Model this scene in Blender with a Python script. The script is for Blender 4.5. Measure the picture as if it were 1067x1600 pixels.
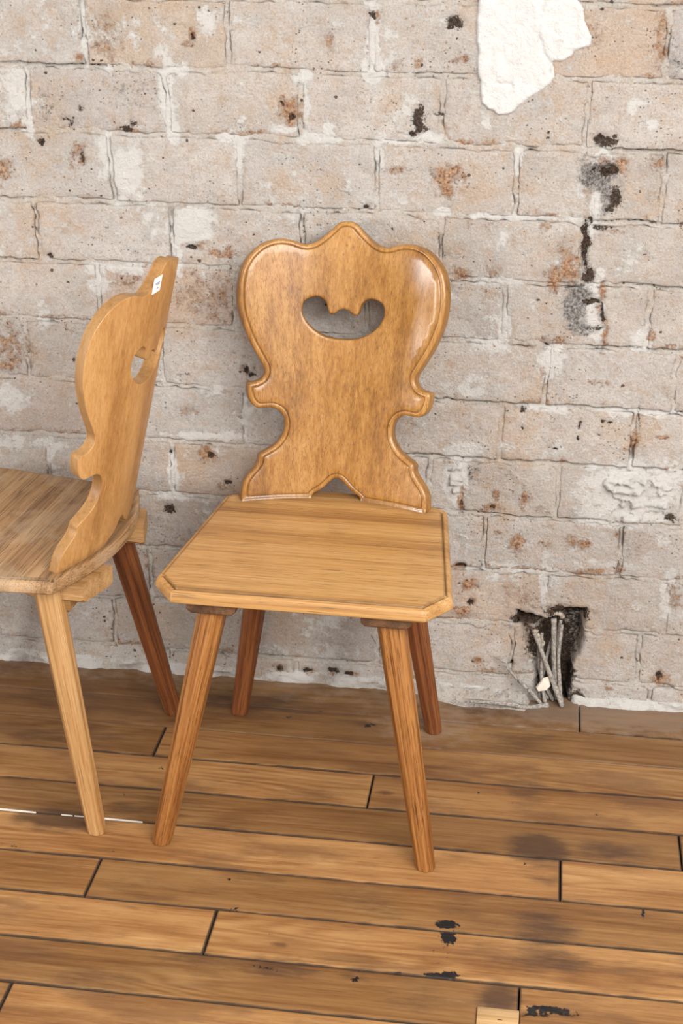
import bpy, math, random
import numpy as np
from mathutils import Vector, Matrix
from mathutils.geometry import delaunay_2d_cdt

scene = bpy.context.scene
for o in list(bpy.data.objects):
    bpy.data.objects.remove(o)
COL = scene.collection
random.seed(7)

# ---------------------------------------------------------------- camera, sky, lamps, exposure
PITCH, YAW, ROLL, DIST, HEIGHT = 0.4210532, -0.1328289, 0.0087137, 2.557897, 1.531113
cam_data = bpy.data.cameras.new('camera')
cam = bpy.data.objects.new('camera', cam_data)
COL.objects.link(cam)
fwd = Vector((math.sin(YAW)*math.cos(PITCH), math.cos(YAW)*math.cos(PITCH), -math.sin(PITCH)))
rgt = Vector((math.cos(YAW), -math.sin(YAW), 0.0))
upv = rgt.cross(fwd)
r2 = rgt*math.cos(ROLL) + upv*math.sin(ROLL)
u2 = upv*math.cos(ROLL) - rgt*math.sin(ROLL)
mw = Matrix((r2, u2, -fwd)).transposed().to_4x4()
mw.translation = Vector((0, -DIST, HEIGHT))
cam.matrix_world = mw
cam_data.sensor_fit = 'VERTICAL'
cam_data.sensor_height = 36.0
cam_data.sensor_width = 24.0
cam_data.lens = 2350.0/1600.0*36.0
cam_data.clip_start = 0.05
scene.camera = cam

world = bpy.data.worlds.new('world')
scene.world = world
world.use_nodes = True
bg = world.node_tree.nodes['Background']
bg.inputs['Color'].default_value = (1.0, 0.97, 0.93, 1)
bg.inputs['Strength'].default_value = 0.38

def area(name, loc, target, sx, sy, power, color):
    l = bpy.data.lights.new(name, 'AREA')
    l.shape = 'RECTANGLE'; l.size = sx; l.size_y = sy; l.energy = power; l.color = color
    o = bpy.data.objects.new(name, l); COL.objects.link(o)
    o.location = loc
    d = Vector(target) - Vector(loc)
    o.rotation_euler = d.to_track_quat('-Z', 'Y').to_euler()
    return o
# the room's windows: a tall one at the front left, a wide one at the front right
area('window_light_right', (1.5, -3.2, 2.7), (-0.2, -0.1, 0.7), 3.2, 2.2, 175, (1.0, 0.97, 0.93))
area('window_light_left', (-2.9, -2.4, 1.2), (-0.3, -0.2, 0.6), 0.55, 0.5, 32, (1.0, 0.98, 0.95))

scene.view_settings.view_transform = 'Standard'
scene.view_settings.look = 'None'
scene.view_settings.gamma = 1.0
scene.view_settings.use_curve_mapping = False
scene.view_settings.exposure = 0.64

# ---------------------------------------------------------------- helpers
def tag(o, label=None, cat=None, group=None, kind=None):
    if label: o['label'] = label
    if cat: o['category'] = cat
    if group: o['group'] = group
    if kind: o['kind'] = kind
    return o

def link(name, me, mat=None, parent=None, smooth=True):
    if mat: me.materials.append(mat)
    if smooth:
        me.polygons.foreach_set('use_smooth', [True]*len(me.polygons))
    o = bpy.data.objects.new(name, me)
    COL.objects.link(o)
    if parent: o.parent = parent
    return o

def mesh(name, verts, faces):
    me = bpy.data.meshes.new(name)
    me.from_pydata([tuple(map(float, v)) for v in verts], [], [tuple(map(int, f)) for f in faces])
    me.update()
    return me

def grid_mesh(name, P, flip=False):
    """P: (n, m, 3) array of points; quads between neighbours."""
    n, m = P.shape[:2]
    me = bpy.data.meshes.new(name)
    idx = np.arange(n*m).reshape(n, m)
    q = np.stack([idx[:-1, :-1], idx[1:, :-1], idx[1:, 1:], idx[:-1, 1:]], -1).reshape(-1, 4)
    if flip: q = q[:, ::-1]
    me.vertices.add(n*m)
    me.vertices.foreach_set('co', P.reshape(-1).astype(np.float32))
    me.loops.add(q.size)
    me.loops.foreach_set('vertex_index', q.reshape(-1).astype(np.int32))
    me.polygons.add(len(q))
    me.polygons.foreach_set('loop_start', np.arange(0, q.size, 4, dtype=np.int32))
    me.polygons.foreach_set('loop_total', np.full(len(q), 4, dtype=np.int32))
    me.update(calc_edges=True)
    me.validate()
    return me

def set_attr(me, name, rgba):
    a = me.color_attributes.new(name, 'FLOAT_COLOR', 'POINT')
    a.data.foreach_set('color', rgba.astype(np.float32).reshape(-1))

def empty(name, loc=(0, 0, 0), rz=0.0):
    o = bpy.data.objects.new(name, None)
    o.empty_display_size = 0.1
    COL.objects.link(o); o.location = loc; o.rotation_euler = (0, 0, rz)
    return o

def _h(i, j, s):
    n = (i.astype(np.int64)*374761393 + j.astype(np.int64)*668265263 + s*1442695041) & 0xffffffff
    n = ((n ^ (n >> 13))*1274126177) & 0xffffffff
    n = n ^ (n >> 16)
    return (n & 0xffffff)/float(0xffffff)

def vn(x, y, s=0):
    i = np.floor(x); j = np.floor(y); f = x-i; g = y-j
    f = f*f*(3-2*f); g = g*g*(3-2*g)
    a = _h(i, j, s); b = _h(i+1, j, s); c = _h(i, j+1, s); d = _h(i+1, j+1, s)
    return (a*(1-f)+b*f)*(1-g) + (c*(1-f)+d*f)*g

def fbm(x, y, s=0, o=4):
    """about -1 .. 1"""
    t = 0; a = 1.0; w = 0
    for k in range(o):
        t = t + a*(vn(x*2**k + 17.3*k, y*2**k - 9.1*k, s+k)*2-1); w += a; a *= 0.55
    return t/w*1.5

def sstep(a, b, x):
    t = np.clip((x-a)/(b-a), 0, 1)
    return t*t*(3-2*t)

def poly_sd(X, Z, poly):
    """signed distance to a polygon, positive inside"""
    P = np.array(poly, float); Q = np.roll(P, -1, 0)
    ins = np.zeros(X.shape, bool); d = np.full(X.shape, 1e9)
    for (x0, z0), (x1, z1) in zip(P, Q):
        c = ((z0 > Z) != (z1 > Z))
        with np.errstate(divide='ignore', invalid='ignore'):
            xx = (x1-x0)*(Z-z0)/((z1-z0) if z1 != z0 else 1e-12)+x0
        ins ^= (c & (X < xx))
        ex, ez = x1-x0, z1-z0
        t = np.clip(((X-x0)*ex+(Z-z0)*ez)/max(ex*ex+ez*ez, 1e-12), 0, 1)
        d = np.minimum(d, np.hypot(X-x0-t*ex, Z-z0-t*ez))
    return np.where(ins, d, -d)

def line_dist(X, Z, pts):
    d = np.full(X.shape, 1e9)
    for (x0, z0), (x1, z1) in zip(pts[:-1], pts[1:]):
        ex, ez = x1-x0, z1-z0
        t = np.clip(((X-x0)*ex+(Z-z0)*ez)/max(ex*ex+ez*ez, 1e-12), 0, 1)
        d = np.minimum(d, np.hypot(X-x0-t*ex, Z-z0-t*ez))
    return d

def blob_field(X, Z, L):
    out = np.zeros(X.shape)
    xf = X.reshape(-1); zf = Z.reshape(-1); of = out.reshape(-1)
    for bx, bz, rx, rz, s in L:
        rx = rx*1.22; rz = rz*1.22
        k = np.nonzero((np.abs(xf-bx) < 2.3*rx) & (np.abs(zf-bz) < 2.3*rz))[0]
        if len(k):
            e = s*np.exp(-0.9*(((xf[k]-bx)/rx)**2 + ((zf[k]-bz)/rz)**2)**1.3)
            of[k] = np.maximum(of[k], e)
    return of.reshape(X.shape)

# ---------------------------------------------------------------- node helper
class NT:
    def __init__(self, name):
        self.m = bpy.data.materials.new(name); self.m.use_nodes = True
        self.t = self.m.node_tree; self.t.nodes.clear()
        self.out = self.t.nodes.new('ShaderNodeOutputMaterial')
        self.bsdf = self.t.nodes.new('ShaderNodeBsdfPrincipled')
        self.t.links.new(self.bsdf.outputs[0], self.out.inputs[0])
    def node(self, typ, **kw):
        n = self.t.nodes.new(typ)
        for k, v in kw.items(): setattr(n, k, v)
        return n
    def put(self, sock, v):
        if isinstance(v, bpy.types.NodeSocket): self.t.links.new(v, sock)
        elif isinstance(v, (tuple, list)):
            sock.default_value = tuple(v) if len(v) == len(sock.default_value) else tuple(v)+(1,)
        else: sock.default_value = v
    def math(self, op, a, b=0.0, clamp=False):
        n = self.node('ShaderNodeMath', operation=op, use_clamp=clamp)
        self.put(n.inputs[0], a); self.put(n.inputs[1], b); return n.outputs[0]
    def mix(self, f, a, b, mode='MIX'):
        n = self.node('ShaderNodeMix', data_type='RGBA', blend_type=mode)
        self.put(n.inputs[0], f); self.put(n.inputs[6], a); self.put(n.inputs[7], b); return n.outputs[2]
    def rng(self, v, a, b, c=0.0, d=1.0):
        n = self.node('ShaderNodeMapRange', interpolation_type='SMOOTHSTEP')
        self.put(n.inputs[0], v); n.inputs[1].default_value = a; n.inputs[2].default_value = b
        n.inputs[3].default_value = c; n.inputs[4].default_value = d; return n.outputs[0]
    def noise(self, vec, scale, detail=4, rough=0.55, dist=0.0):
        n = self.node('ShaderNodeTexNoise'); self.put(n.inputs['Vector'], vec)
        n.inputs['Scale'].default_value = scale; n.inputs['Detail'].default_value = detail
        n.inputs['Roughness'].default_value = rough; n.inputs['Distortion'].default_value = dist
        return n.outputs['Fac']
    def mapv(self, vec, scale=(1, 1, 1), loc=(0, 0, 0), rot=(0, 0, 0)):
        n = self.node('ShaderNodeMapping'); self.put(n.inputs['Vector'], vec)
        n.inputs['Scale'].default_value = scale; n.inputs['Location'].default_value = loc
        n.inputs['Rotation'].default_value = rot
        return n.outputs[0]
    def ramp(self, f, stops):
        n = self.node('ShaderNodeValToRGB'); self.put(n.inputs[0], f)
        e = n.color_ramp.elements
        e[0].position = stops[0][0]; e[0].color = (*stops[0][1], 1)
        e[1].position = stops[-1][0]; e[1].color = (*stops[-1][1], 1)
        for p_, c_ in stops[1:-1]:
            k = e.new(p_); k.color = (*c_, 1)
        return n.outputs[0]
    def bump(self, h, dist, strength=1.0, normal=None):
        n = self.node('ShaderNodeBump'); self.put(n.inputs['Height'], h)
        n.inputs['Distance'].default_value = dist; n.inputs['Strength'].default_value = strength
        if normal is not None: self.put(n.inputs['Normal'], normal)
        return n.outputs[0]
    def fin(self, col, rough=0.8, normal=None, spec=0.5, coat=0.0):
        b = self.bsdf
        self.put(b.inputs['Base Color'], col); self.put(b.inputs['Roughness'], rough)
        b.inputs['Specular IOR Level'].default_value = spec
        if coat:
            b.inputs['Coat Weight'].default_value = coat; b.inputs['Coat Roughness'].default_value = 0.17
        if normal is not None: self.put(b.inputs['Normal'], normal)
        return self.m

def wall_material(name, base_a, base_b, base_c, wlo, whi):
    t = NT(name)
    pos = t.node('ShaderNodeNewGeometry').outputs['Position']
    at = t.node('ShaderNodeAttribute', attribute_name='stain')
    sep = t.node('ShaderNodeSeparateColor'); t.put(sep.inputs[0], at.outputs['Color'])
    R, G, B = sep.outputs[0], sep.outputs[1], sep.outputs[2]
    A = at.outputs['Alpha']
    oc = t.node('ShaderNodeObjectInfo').outputs['Color']
    n1 = t.noise(pos, 9, 8, 0.68)
    col = t.ramp(n1, [(0.34, base_a), (0.5, base_b), (0.66, base_c)])
    col = t.mix(1.0, col, oc, 'MULTIPLY')
    # tan clay through the wash, in clouds
    n9 = t.noise(t.mapv(pos, loc=(3.1, 0, 8.2)), 7, 9, 0.72)
    col = t.mix(t.rng(n9, 0.49, 0.62, 0, 0.58), col, (0.70, 0.50, 0.345))
    n8 = t.noise(t.mapv(pos, loc=(8.1, 0, 3.2)), 30, 9, 0.78)
    col = t.mix(t.rng(n8, 0.52, 0.60, 0, 0.52), col, (0.64, 0.46, 0.33))
    n3 = t.noise(t.mapv(pos, loc=(6.1, 0, 5.2)), 16, 9, 0.75)
    col = t.mix(t.rng(n3, 0.52, 0.64, 0, 0.5), col, (0.60, 0.555, 0.525))
    # fine grit
    gr = t.noise(pos, 300, 5, 0.8)
    col = t.mix(t.rng(gr, 0.50, 0.64, 0.0, 0.50), col, (0.42, 0.32, 0.24))
    col = t.mix(t.rng(gr, 0.46, 0.34, 0.0, 0.45), col, (0.90, 0.87, 0.83))
    # whitewash left on the face
    nw = t.math('ADD', t.noise(t.mapv(pos, loc=(5, 0, 2)), 24, 10, 0.80), t.rng(t.noise(t.mapv(pos, loc=(5, 0, 7)), 6, 3, 0.5), 0.3, 0.7, -0.05, 0.07))
    wv = t.math('ADD', nw, t.math('MULTIPLY', A, 0.30))
    wf = t.rng(wv, wlo, whi)
    col = t.mix(t.math('MULTIPLY', wf, 0.9), col, (0.89, 0.86, 0.82))
    # orange, bare clay showing
    no = t.noise(t.mapv(pos, loc=(1, 0, 9)), 60, 10, 0.80)
    nlow = t.rng(t.noise(t.mapv(pos, loc=(2, 0, 7)), 7, 3, 0.6), 0.35, 0.65, -0.03, 0.035)
    ov = t.math('ADD', t.math('ADD', no, nlow), t.math('MULTIPLY', R, 0.30))
    of = t.rng(ov, 0.60, 0.76)
    on = t.noise(pos, 130, 7, 0.8)
    ocol = t.ramp(on, [(0.39, (0.10, 0.035, 0.015)), (0.47, (0.42, 0.175, 0.065)), (0.53, (0.64, 0.36, 0.18)), (0.61, (0.74, 0.56, 0.42))])
    col = t.mix(t.math('MULTIPLY', of, 0.85), col, ocol)
    # grey cement and darker grey
    ng = t.noise(t.mapv(pos, loc=(7, 0, 1)), 75, 10, 0.80)
    gv = t.math('ADD', ng, t.math('MULTIPLY', B, 0.44))
    gf = t.rng(gv, 0.64, 0.84, 0, 0.9)
    gcol = t.ramp(t.noise(pos, 210, 7, 0.78), [(0.40, (0.05, 0.045, 0.042)), (0.5, (0.24, 0.22, 0.21)), (0.62, (0.58, 0.55, 0.52))])
    col = t.mix(gf, col, gcol)
    # dark pits: many small ones, and the deep ones
    def pits(scale, loc, thr, amt):
        vo = t.node('ShaderNodeTexVoronoi', feature='F1'); t.put(vo.inputs['Vector'], t.mapv(pos, scale=(1, 0.3, 1.25), loc=loc))
        vo.inputs['Scale'].default_value = scale; vo.inputs['Randomness'].default_value = 1.0
        vs = t.node('ShaderNodeSeparateColor'); t.put(vs.inputs[0], vo.outputs['Color'])
        wp = t.math('MULTIPLY', t.noise(pos, scale*3.2, 4, 0.7), 0.62)
        size = t.math('MULTIPLY', t.rng(vs.outputs[0], thr, 1.0), amt)
        dens = t.rng(t.noise(t.mapv(pos, loc=(loc[0]+2, 0, 4)), 9, 5, 0.65), 0.40, 0.62, 0.15, 1)
        f = t.rng(t.math('SUBTRACT', t.math('ADD', vo.outputs['Distance'], wp), t.math('MULTIPLY', size, dens)), 0.17, 0.23, 1, 0)
        return f, vs.outputs[1]
    p1, c1 = pits(70, (0, 0, 0), 0.62, 0.36)
    p2, c2 = pits(165, (3, 0, 6), 0.35, 0.42)
    ns = t.noise(t.mapv(pos, loc=(9, 0, 2)), 105, 9, 0.78)
    nsl = t.rng(t.noise(t.mapv(pos, loc=(3, 0, 3)), 10, 4, 0.6), 0.38, 0.66, -0.05, 0.05)
    sf = t.rng(t.math('ADD', ns, nsl), 0.612, 0.665)
    col = t.mix(t.math('MULTIPLY', sf, 0.8), col, t.ramp(t.noise(pos, 40, 4, 0.6), [(0.40, (0.12, 0.075, 0.05)), (0.56, (0.44, 0.24, 0.12))]))
    keep = t.math('SUBTRACT', 1.0, t.math('MULTIPLY', wf, 0.85), True)
    pst = [(0.15, (0.09, 0.04, 0.02)), (0.5, (0.30, 0.13, 0.055)), (0.9, (0.05, 0.042, 0.04))]
    col = t.mix(t.math('MULTIPLY', t.math('MULTIPLY', p2, keep), 0.70), col, t.ramp(c2, pst))
    col = t.mix(t.math('MULTIPLY', t.math('MULTIPLY', p1, keep), 0.88), col, t.ramp(c1, pst))
    pit = t.math('MULTIPLY', t.math('MAXIMUM', p1, p2), keep)
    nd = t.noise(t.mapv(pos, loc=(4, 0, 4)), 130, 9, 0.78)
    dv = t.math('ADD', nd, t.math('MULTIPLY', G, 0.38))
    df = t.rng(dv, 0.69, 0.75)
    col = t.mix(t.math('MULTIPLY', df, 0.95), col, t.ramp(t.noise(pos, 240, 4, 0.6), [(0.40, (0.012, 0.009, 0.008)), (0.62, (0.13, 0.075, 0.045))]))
    h = t.math('ADD', t.noise(pos, 55, 10, 0.80), t.math('MULTIPLY', wf, 0.10))
    h = t.math('SUBTRACT', h, t.math('MULTIPLY', pit, 0.35))
    h = t.math('SUBTRACT', h, t.math('MULTIPLY', df, 0.3))
    h = t.math('SUBTRACT', h, t.math('MULTIPLY', of, 0.15))
    nrm = t.bump(h, 0.014, 1.0)
    return t.fin(col, 0.9, nrm, spec=0.12)

def wood_material(name, axis, dark, mid, light, band=14.0, fine=260.0, rough=0.38, spec=0.45, coat=0.0, pore=0.5, wear=0.0, ring=0.0, wearcol=(0.62, 0.48, 0.33)):
    """grain runs along axis (0 x, 1 y, 2 z) of the object's own coordinates"""
    t = NT(name)
    oc = t.node('ShaderNodeTexCoord').outputs['Object']
    def sc(across, along):
        s = [across]*3; s[axis] = along; return tuple(s)
    b = t.noise(t.mapv(oc, sc(band, band*0.016)), 1.0, 4, 0.6, 0.15)
    f = t.noise(t.mapv(oc, sc(fine*1.7, fine*0.022)), 1.0, 5, 0.72)
    g = t.noise(t.mapv(oc, sc(fine*0.6, fine*0.006), (3, 1, 2)), 1.0, 5, 0.7, 0.15)
    v = t.math('ADD', t.math('MULTIPLY', b, 0.42), t.math('MULTIPLY', f, 0.26))
    v = t.math('ADD', v, t.math('MULTIPLY', g, 0.32))
    if ring:
        w = t.node('ShaderNodeTexWave', wave_type='BANDS', bands_direction='XYZ'[(axis+1) % 3] if axis != 2 else 'X', wave_profile='SAW')
        t.put(w.inputs['Vector'], t.mapv(oc, sc(1.0, 0.12)))
        w.inputs['Scale'].default_value = 22; w.inputs['Distortion'].default_value = 6
        w.inputs['Detail'].default_value = 3; w.inputs['Detail Scale'].default_value = 2.2
        v = t.math('ADD', v, t.math('MULTIPLY', t.math('SUBTRACT', w.outputs['Fac'], 0.5), ring))
    col = t.ramp(v, [(0.40, dark), (0.49, mid), (0.59, light)])
    p = t.noise(t.mapv(oc, sc(560, 14), (9, 2, 5)), 1.0, 3, 0.65)
    pf = t.rng(p, 0.54, 0.66, 0, pore)
    col = t.mix(pf, col, tuple(c*0.45 for c in dark))
    da = t.node('ShaderNodeAttribute', attribute_name='dirt_shade')  # darkens by vertex: painted groove shade, and the sawn end grain
    col = t.mix(t.math('MULTIPLY', da.outputs['Fac'], 0.8), col, tuple(c*0.22 for c in dark))
    if wear:
        wn = t.noise(t.mapv(oc, loc=(4, 4, 4)), 9, 5, 0.6)
        wf_ = t.rng(wn, 0.45, 0.62, 0, wear)
        col = t.mix(wf_, col, wearcol)
    h = t.math('SUBTRACT', t.math('MULTIPLY', f, 0.5), t.math('MULTIPLY', pf, 0.5))
    nrm = t.bump(h, 0.0007, 0.7)
    rg = t.rng(t.noise(oc, 25, 5, 0.6), 0.3, 0.7, rough-0.07, rough+0.10)
    return t.fin(col, rg, nrm, spec=spec, coat=coat)

def plank_material():
    t = NT('plank_wood')
    tc = t.node('ShaderNodeTexCoord').outputs['Object']
    oi = t.node('ShaderNodeObjectInfo')
    off = t.node('ShaderNodeCombineXYZ'); t.put(off.inputs[0], t.math('MULTIPLY', oi.outputs['Random'], 37.0)); t.put(off.inputs[1], t.math('MULTIPLY', oi.outputs['Random'], 13.0))
    ad = t.node('ShaderNodeVectorMath', operation='ADD'); t.put(ad.inputs[0], tc); t.put(ad.inputs[1], off.outputs[0])
    v0 = ad.outputs[0]
    at = t.node('ShaderNodeAttribute', attribute_name='stain')
    sep = t.node('ShaderNodeSeparateColor'); t.put(sep.inputs[0], at.outputs['Color'])
    # growth rings: bent by a slow noise so they run in cathedrals
    big = t.noise(t.mapv(v0, (1.1, 10, 1)), 1.0, 2, 0.45)
    ringv = t.math('ADD', t.math('MULTIPLY', big, 30.0), t.math('MULTIPLY', t.noise(t.mapv(v0, (7, 40, 1)), 1.0, 4, 0.6), 1.6))
    rings = t.math('SINE', t.math('MULTIPLY', ringv, 3.1416))
    rings = t.math('ADD', t.math('MULTIPLY', rings, 0.5), 0.5)
    band = t.noise(t.mapv(v0, (1.3, 22, 1), (2, 7, 0)), 1.0, 8, 0.70, 0.6)
    fine = t.noise(t.mapv(v0, (6, 190, 1)), 1.0, 7, 0.80)
    v = t.math('ADD', t.math('MULTIPLY', band, 0.56), t.math('MULTIPLY', fine, 0.40))
    v = t.math('ADD', v, t.math('MULTIPLY', t.math('MULTIPLY', rings, t.rng(t.noise(t.mapv(v0, (2, 5, 1), (9, 9, 0)), 1.0, 3, 0.5), 0.45, 0.60)), 0.10))
    col = t.ramp(v, [(0.33, (0.115, 0.047, 0.016)), (0.43, (0.215, 0.096, 0.031)), (0.52, (0.300, 0.152, 0.055)), (0.66, (0.40, 0.225, 0.092))])
    col = t.mix(1.0, col, oi.outputs['Color'], 'MULTIPLY')
    dirt_shade = t.noise(t.mapv(v0, (3, 9, 1), (5, 5, 0)), 1.0, 6, 0.65)
    col = t.mix(t.rng(dirt_shade, 0.51, 0.64, 0, 0.48), col, (0.12, 0.055, 0.026))
    # old stains
    sn = t.math('ADD', t.math('MULTIPLY', t.noise(t.mapv(tc, (12, 60, 1)), 1.0, 6, 0.7), 0.8), t.math('MULTIPLY', sep.outputs[0], 0.62))
    col = t.mix(t.rng(sn, 0.50, 0.92, 0, 0.85), col, (0.060, 0.031, 0.019))
    # knots
    vo = t.node('ShaderNodeTexVoronoi', feature='F1'); t.put(vo.inputs['Vector'], t.mapv(v0, (4.5, 10, 1)))
    vo.inputs['Scale'].default_value = 1.0
    vs = t.node('ShaderNodeSeparateColor'); t.put(vs.inputs[0], vo.outputs['Color'])
    kn = t.rng(t.math('ADD', vo.outputs['Distance'], t.math('MULTIPLY', t.noise(tc, 120, 3, 0.6), 0.06)), 0.06, 0.13, 1, 0)
    kn = t.math('MULTIPLY', kn, t.rng(vs.outputs[0], 0.45, 0.50))
    halo = t.math('MULTIPLY', t.rng(vo.outputs['Distance'], 0.05, 0.42, 0.45, 0), t.rng(vs.outputs[0], 0.45, 0.50))
    col = t.mix(t.math('MULTIPLY', halo, t.rng(t.noise(t.mapv(v0, (5, 50, 1)), 1.0, 5, 0.7), 0.35, 0.6)), col, (0.15, 0.062, 0.022))
    col = t.mix(t.math('MULTIPLY', kn, 0.8), col, (0.10, 0.04, 0.016))
    # black paint drops
    bn = t.math('ADD', t.noise(tc, 130, 4, 0.6), t.math('MULTIPLY', sep.outputs[1], 0.55))
    bf = t.rng(bn, 0.80, 0.90)
    col = t.mix(bf, col, (0.008, 0.008, 0.009))
    # grime along the edges
    col = t.mix(sep.outputs[2], col, (0.030, 0.018, 0.011))
    # paler patches near the wall
    dn = t.math('ADD', t.noise(t.mapv(tc, (1, 1.5, 1)), 26, 7, 0.7), t.math('MULTIPLY', at.outputs['Alpha'], 0.35))
    col = t.mix(t.rng(dn, 0.62, 0.95, 0, 0.42), col, (0.30, 0.225, 0.165))
    pf = t.rng(t.noise(t.mapv(v0, (20, 480, 1)), 1.0, 4, 0.7), 0.55, 0.68, 0, 0.5)
    col = t.mix(pf, col, (0.14, 0.06, 0.025))
    h = t.math('ADD', t.math('MULTIPLY', fine, 0.5), t.math('MULTIPLY', t.noise(tc, 30, 4, 0.6), 0.8))
    nrm = t.bump(h, 0.0010, 0.5)
    rg = t.rng(t.noise(t.mapv(tc, (6, 14, 1)), 1.0, 6, 0.65), 0.3, 0.7, 0.34, 0.58)
    rg = t.math('MAXIMUM', rg, t.math('MULTIPLY', sep.outputs[2], 0.95))
    return t.fin(col, rg, nrm, spec=0.36)

def plain(name, col, rough=0.8, scale=60.0, var=0.25, bump=0.001, spec=0.3):
    t = NT(name)
    tc = t.node('ShaderNodeTexCoord').outputs['Object']
    n = t.noise(tc, scale, 7, 0.7)
    c = t.mix(t.rng(n, 0.35, 0.65), tuple(x*(1-var) for x in col), col)
    return t.fin(c, rough, t.bump(n, bump, 0.8), spec=spec)

M_BRICK = wall_material('whitewashed_brick', (0.63, 0.575, 0.535), (0.735, 0.675, 0.63), (0.80, 0.75, 0.705), 0.545, 0.66)
M_MORTAR = wall_material('lime_mortar', (0.65, 0.58, 0.51), (0.75, 0.685, 0.62), (0.81, 0.76, 0.70), 0.53, 0.66)
M_PLASTER = plain('white_plaster', (0.615, 0.605, 0.59), 0.85, 70.0, 0.08, 0.008)
M_PLANK = plank_material()
M_SUB = plain('dark_joint_dust', (0.030, 0.019, 0.012), 0.95, spec=0.05)
M_BACK = wood_material('oak_back', 2, (0.205, 0.083, 0.014), (0.335, 0.149, 0.028), (0.455, 0.232, 0.064), band=26, rough=0.34, pore=0.5, coat=0.45)
M_BACK2 = wood_material('oak_back_pale', 2, (0.33, 0.155, 0.048), (0.46, 0.235, 0.078), (0.56, 0.31, 0.12), band=18, rough=0.42, pore=0.22)
M_SEAT = wood_material('oak_seat', 0, (0.27, 0.125, 0.038), (0.44, 0.230, 0.076), (0.54, 0.315, 0.125), band=20, rough=0.40, pore=0.6)
M_SEAT2 = wood_material('oak_seat_worn', 0, (0.16, 0.078, 0.032), (0.32, 0.178, 0.078), (0.45, 0.275, 0.14), band=24, rough=0.5, pore=0.9, wear=0.45, wearcol=(0.44, 0.315, 0.20))
M_LEG = wood_material('oak_leg', 2, (0.095, 0.028, 0.006), (0.225, 0.080, 0.017), (0.38, 0.170, 0.048), band=60, rough=0.38, pore=0.7)
M_LEG_SHADED = wood_material('oak_leg_red_shaded', 2, (0.065, 0.018, 0.006), (0.15, 0.046, 0.014), (0.25, 0.092, 0.030), band=60, rough=0.38, pore=0.5)  # redder rear legs, darkened in colour for the shade under the seat
M_LEG2 = wood_material('oak_leg_pale', 2, (0.20, 0.085, 0.024), (0.36, 0.180, 0.060), (0.47, 0.28, 0.12), band=60, rough=0.42, pore=0.3)
M_BATTEN = wood_material('oak_batten_shaded', 1, (0.045, 0.018, 0.008), (0.085, 0.037, 0.016), (0.15, 0.072, 0.032), band=40, rough=0.5, pore=0.5)  # front chair's battens, colour darkened for the shadow they sit in
M_BATTEN2 = wood_material('oak_batten_pale', 1, (0.24, 0.12, 0.04), (0.37, 0.205, 0.08), (0.46, 0.28, 0.13), band=40, rough=0.5, pore=0.4)
M_TWIG = plain('dry_grey_twig', (0.40, 0.36, 0.32), 0.85, 220, 0.6, 0.0012)
M_TWIGP = plain('dry_pale_twig', (0.50, 0.42, 0.34), 0.85, 200, 0.45, 0.0015)
M_FLAKE = plain('plaster_chip', (0.78, 0.70, 0.60), 0.9, 120, 0.12)
M_PAPER = plain('label_paper', (0.86, 0.86, 0.88), 0.6, 300, 0.02, 0.0001)
M_INK = plain('label_ink', (0.25, 0.28, 0.42), 0.7, 300, 0.1, 0.0001)
M_GLINT = plain('seam_glint_white', (0.80, 0.76, 0.70), 0.5, 150, 0.1)
M_PATCH = wood_material('pale_patch_wood', 0, (0.42, 0.24, 0.10), (0.54, 0.34, 0.16), (0.60, 0.40, 0.20), band=30, rough=0.5, pore=0.2)

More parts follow.
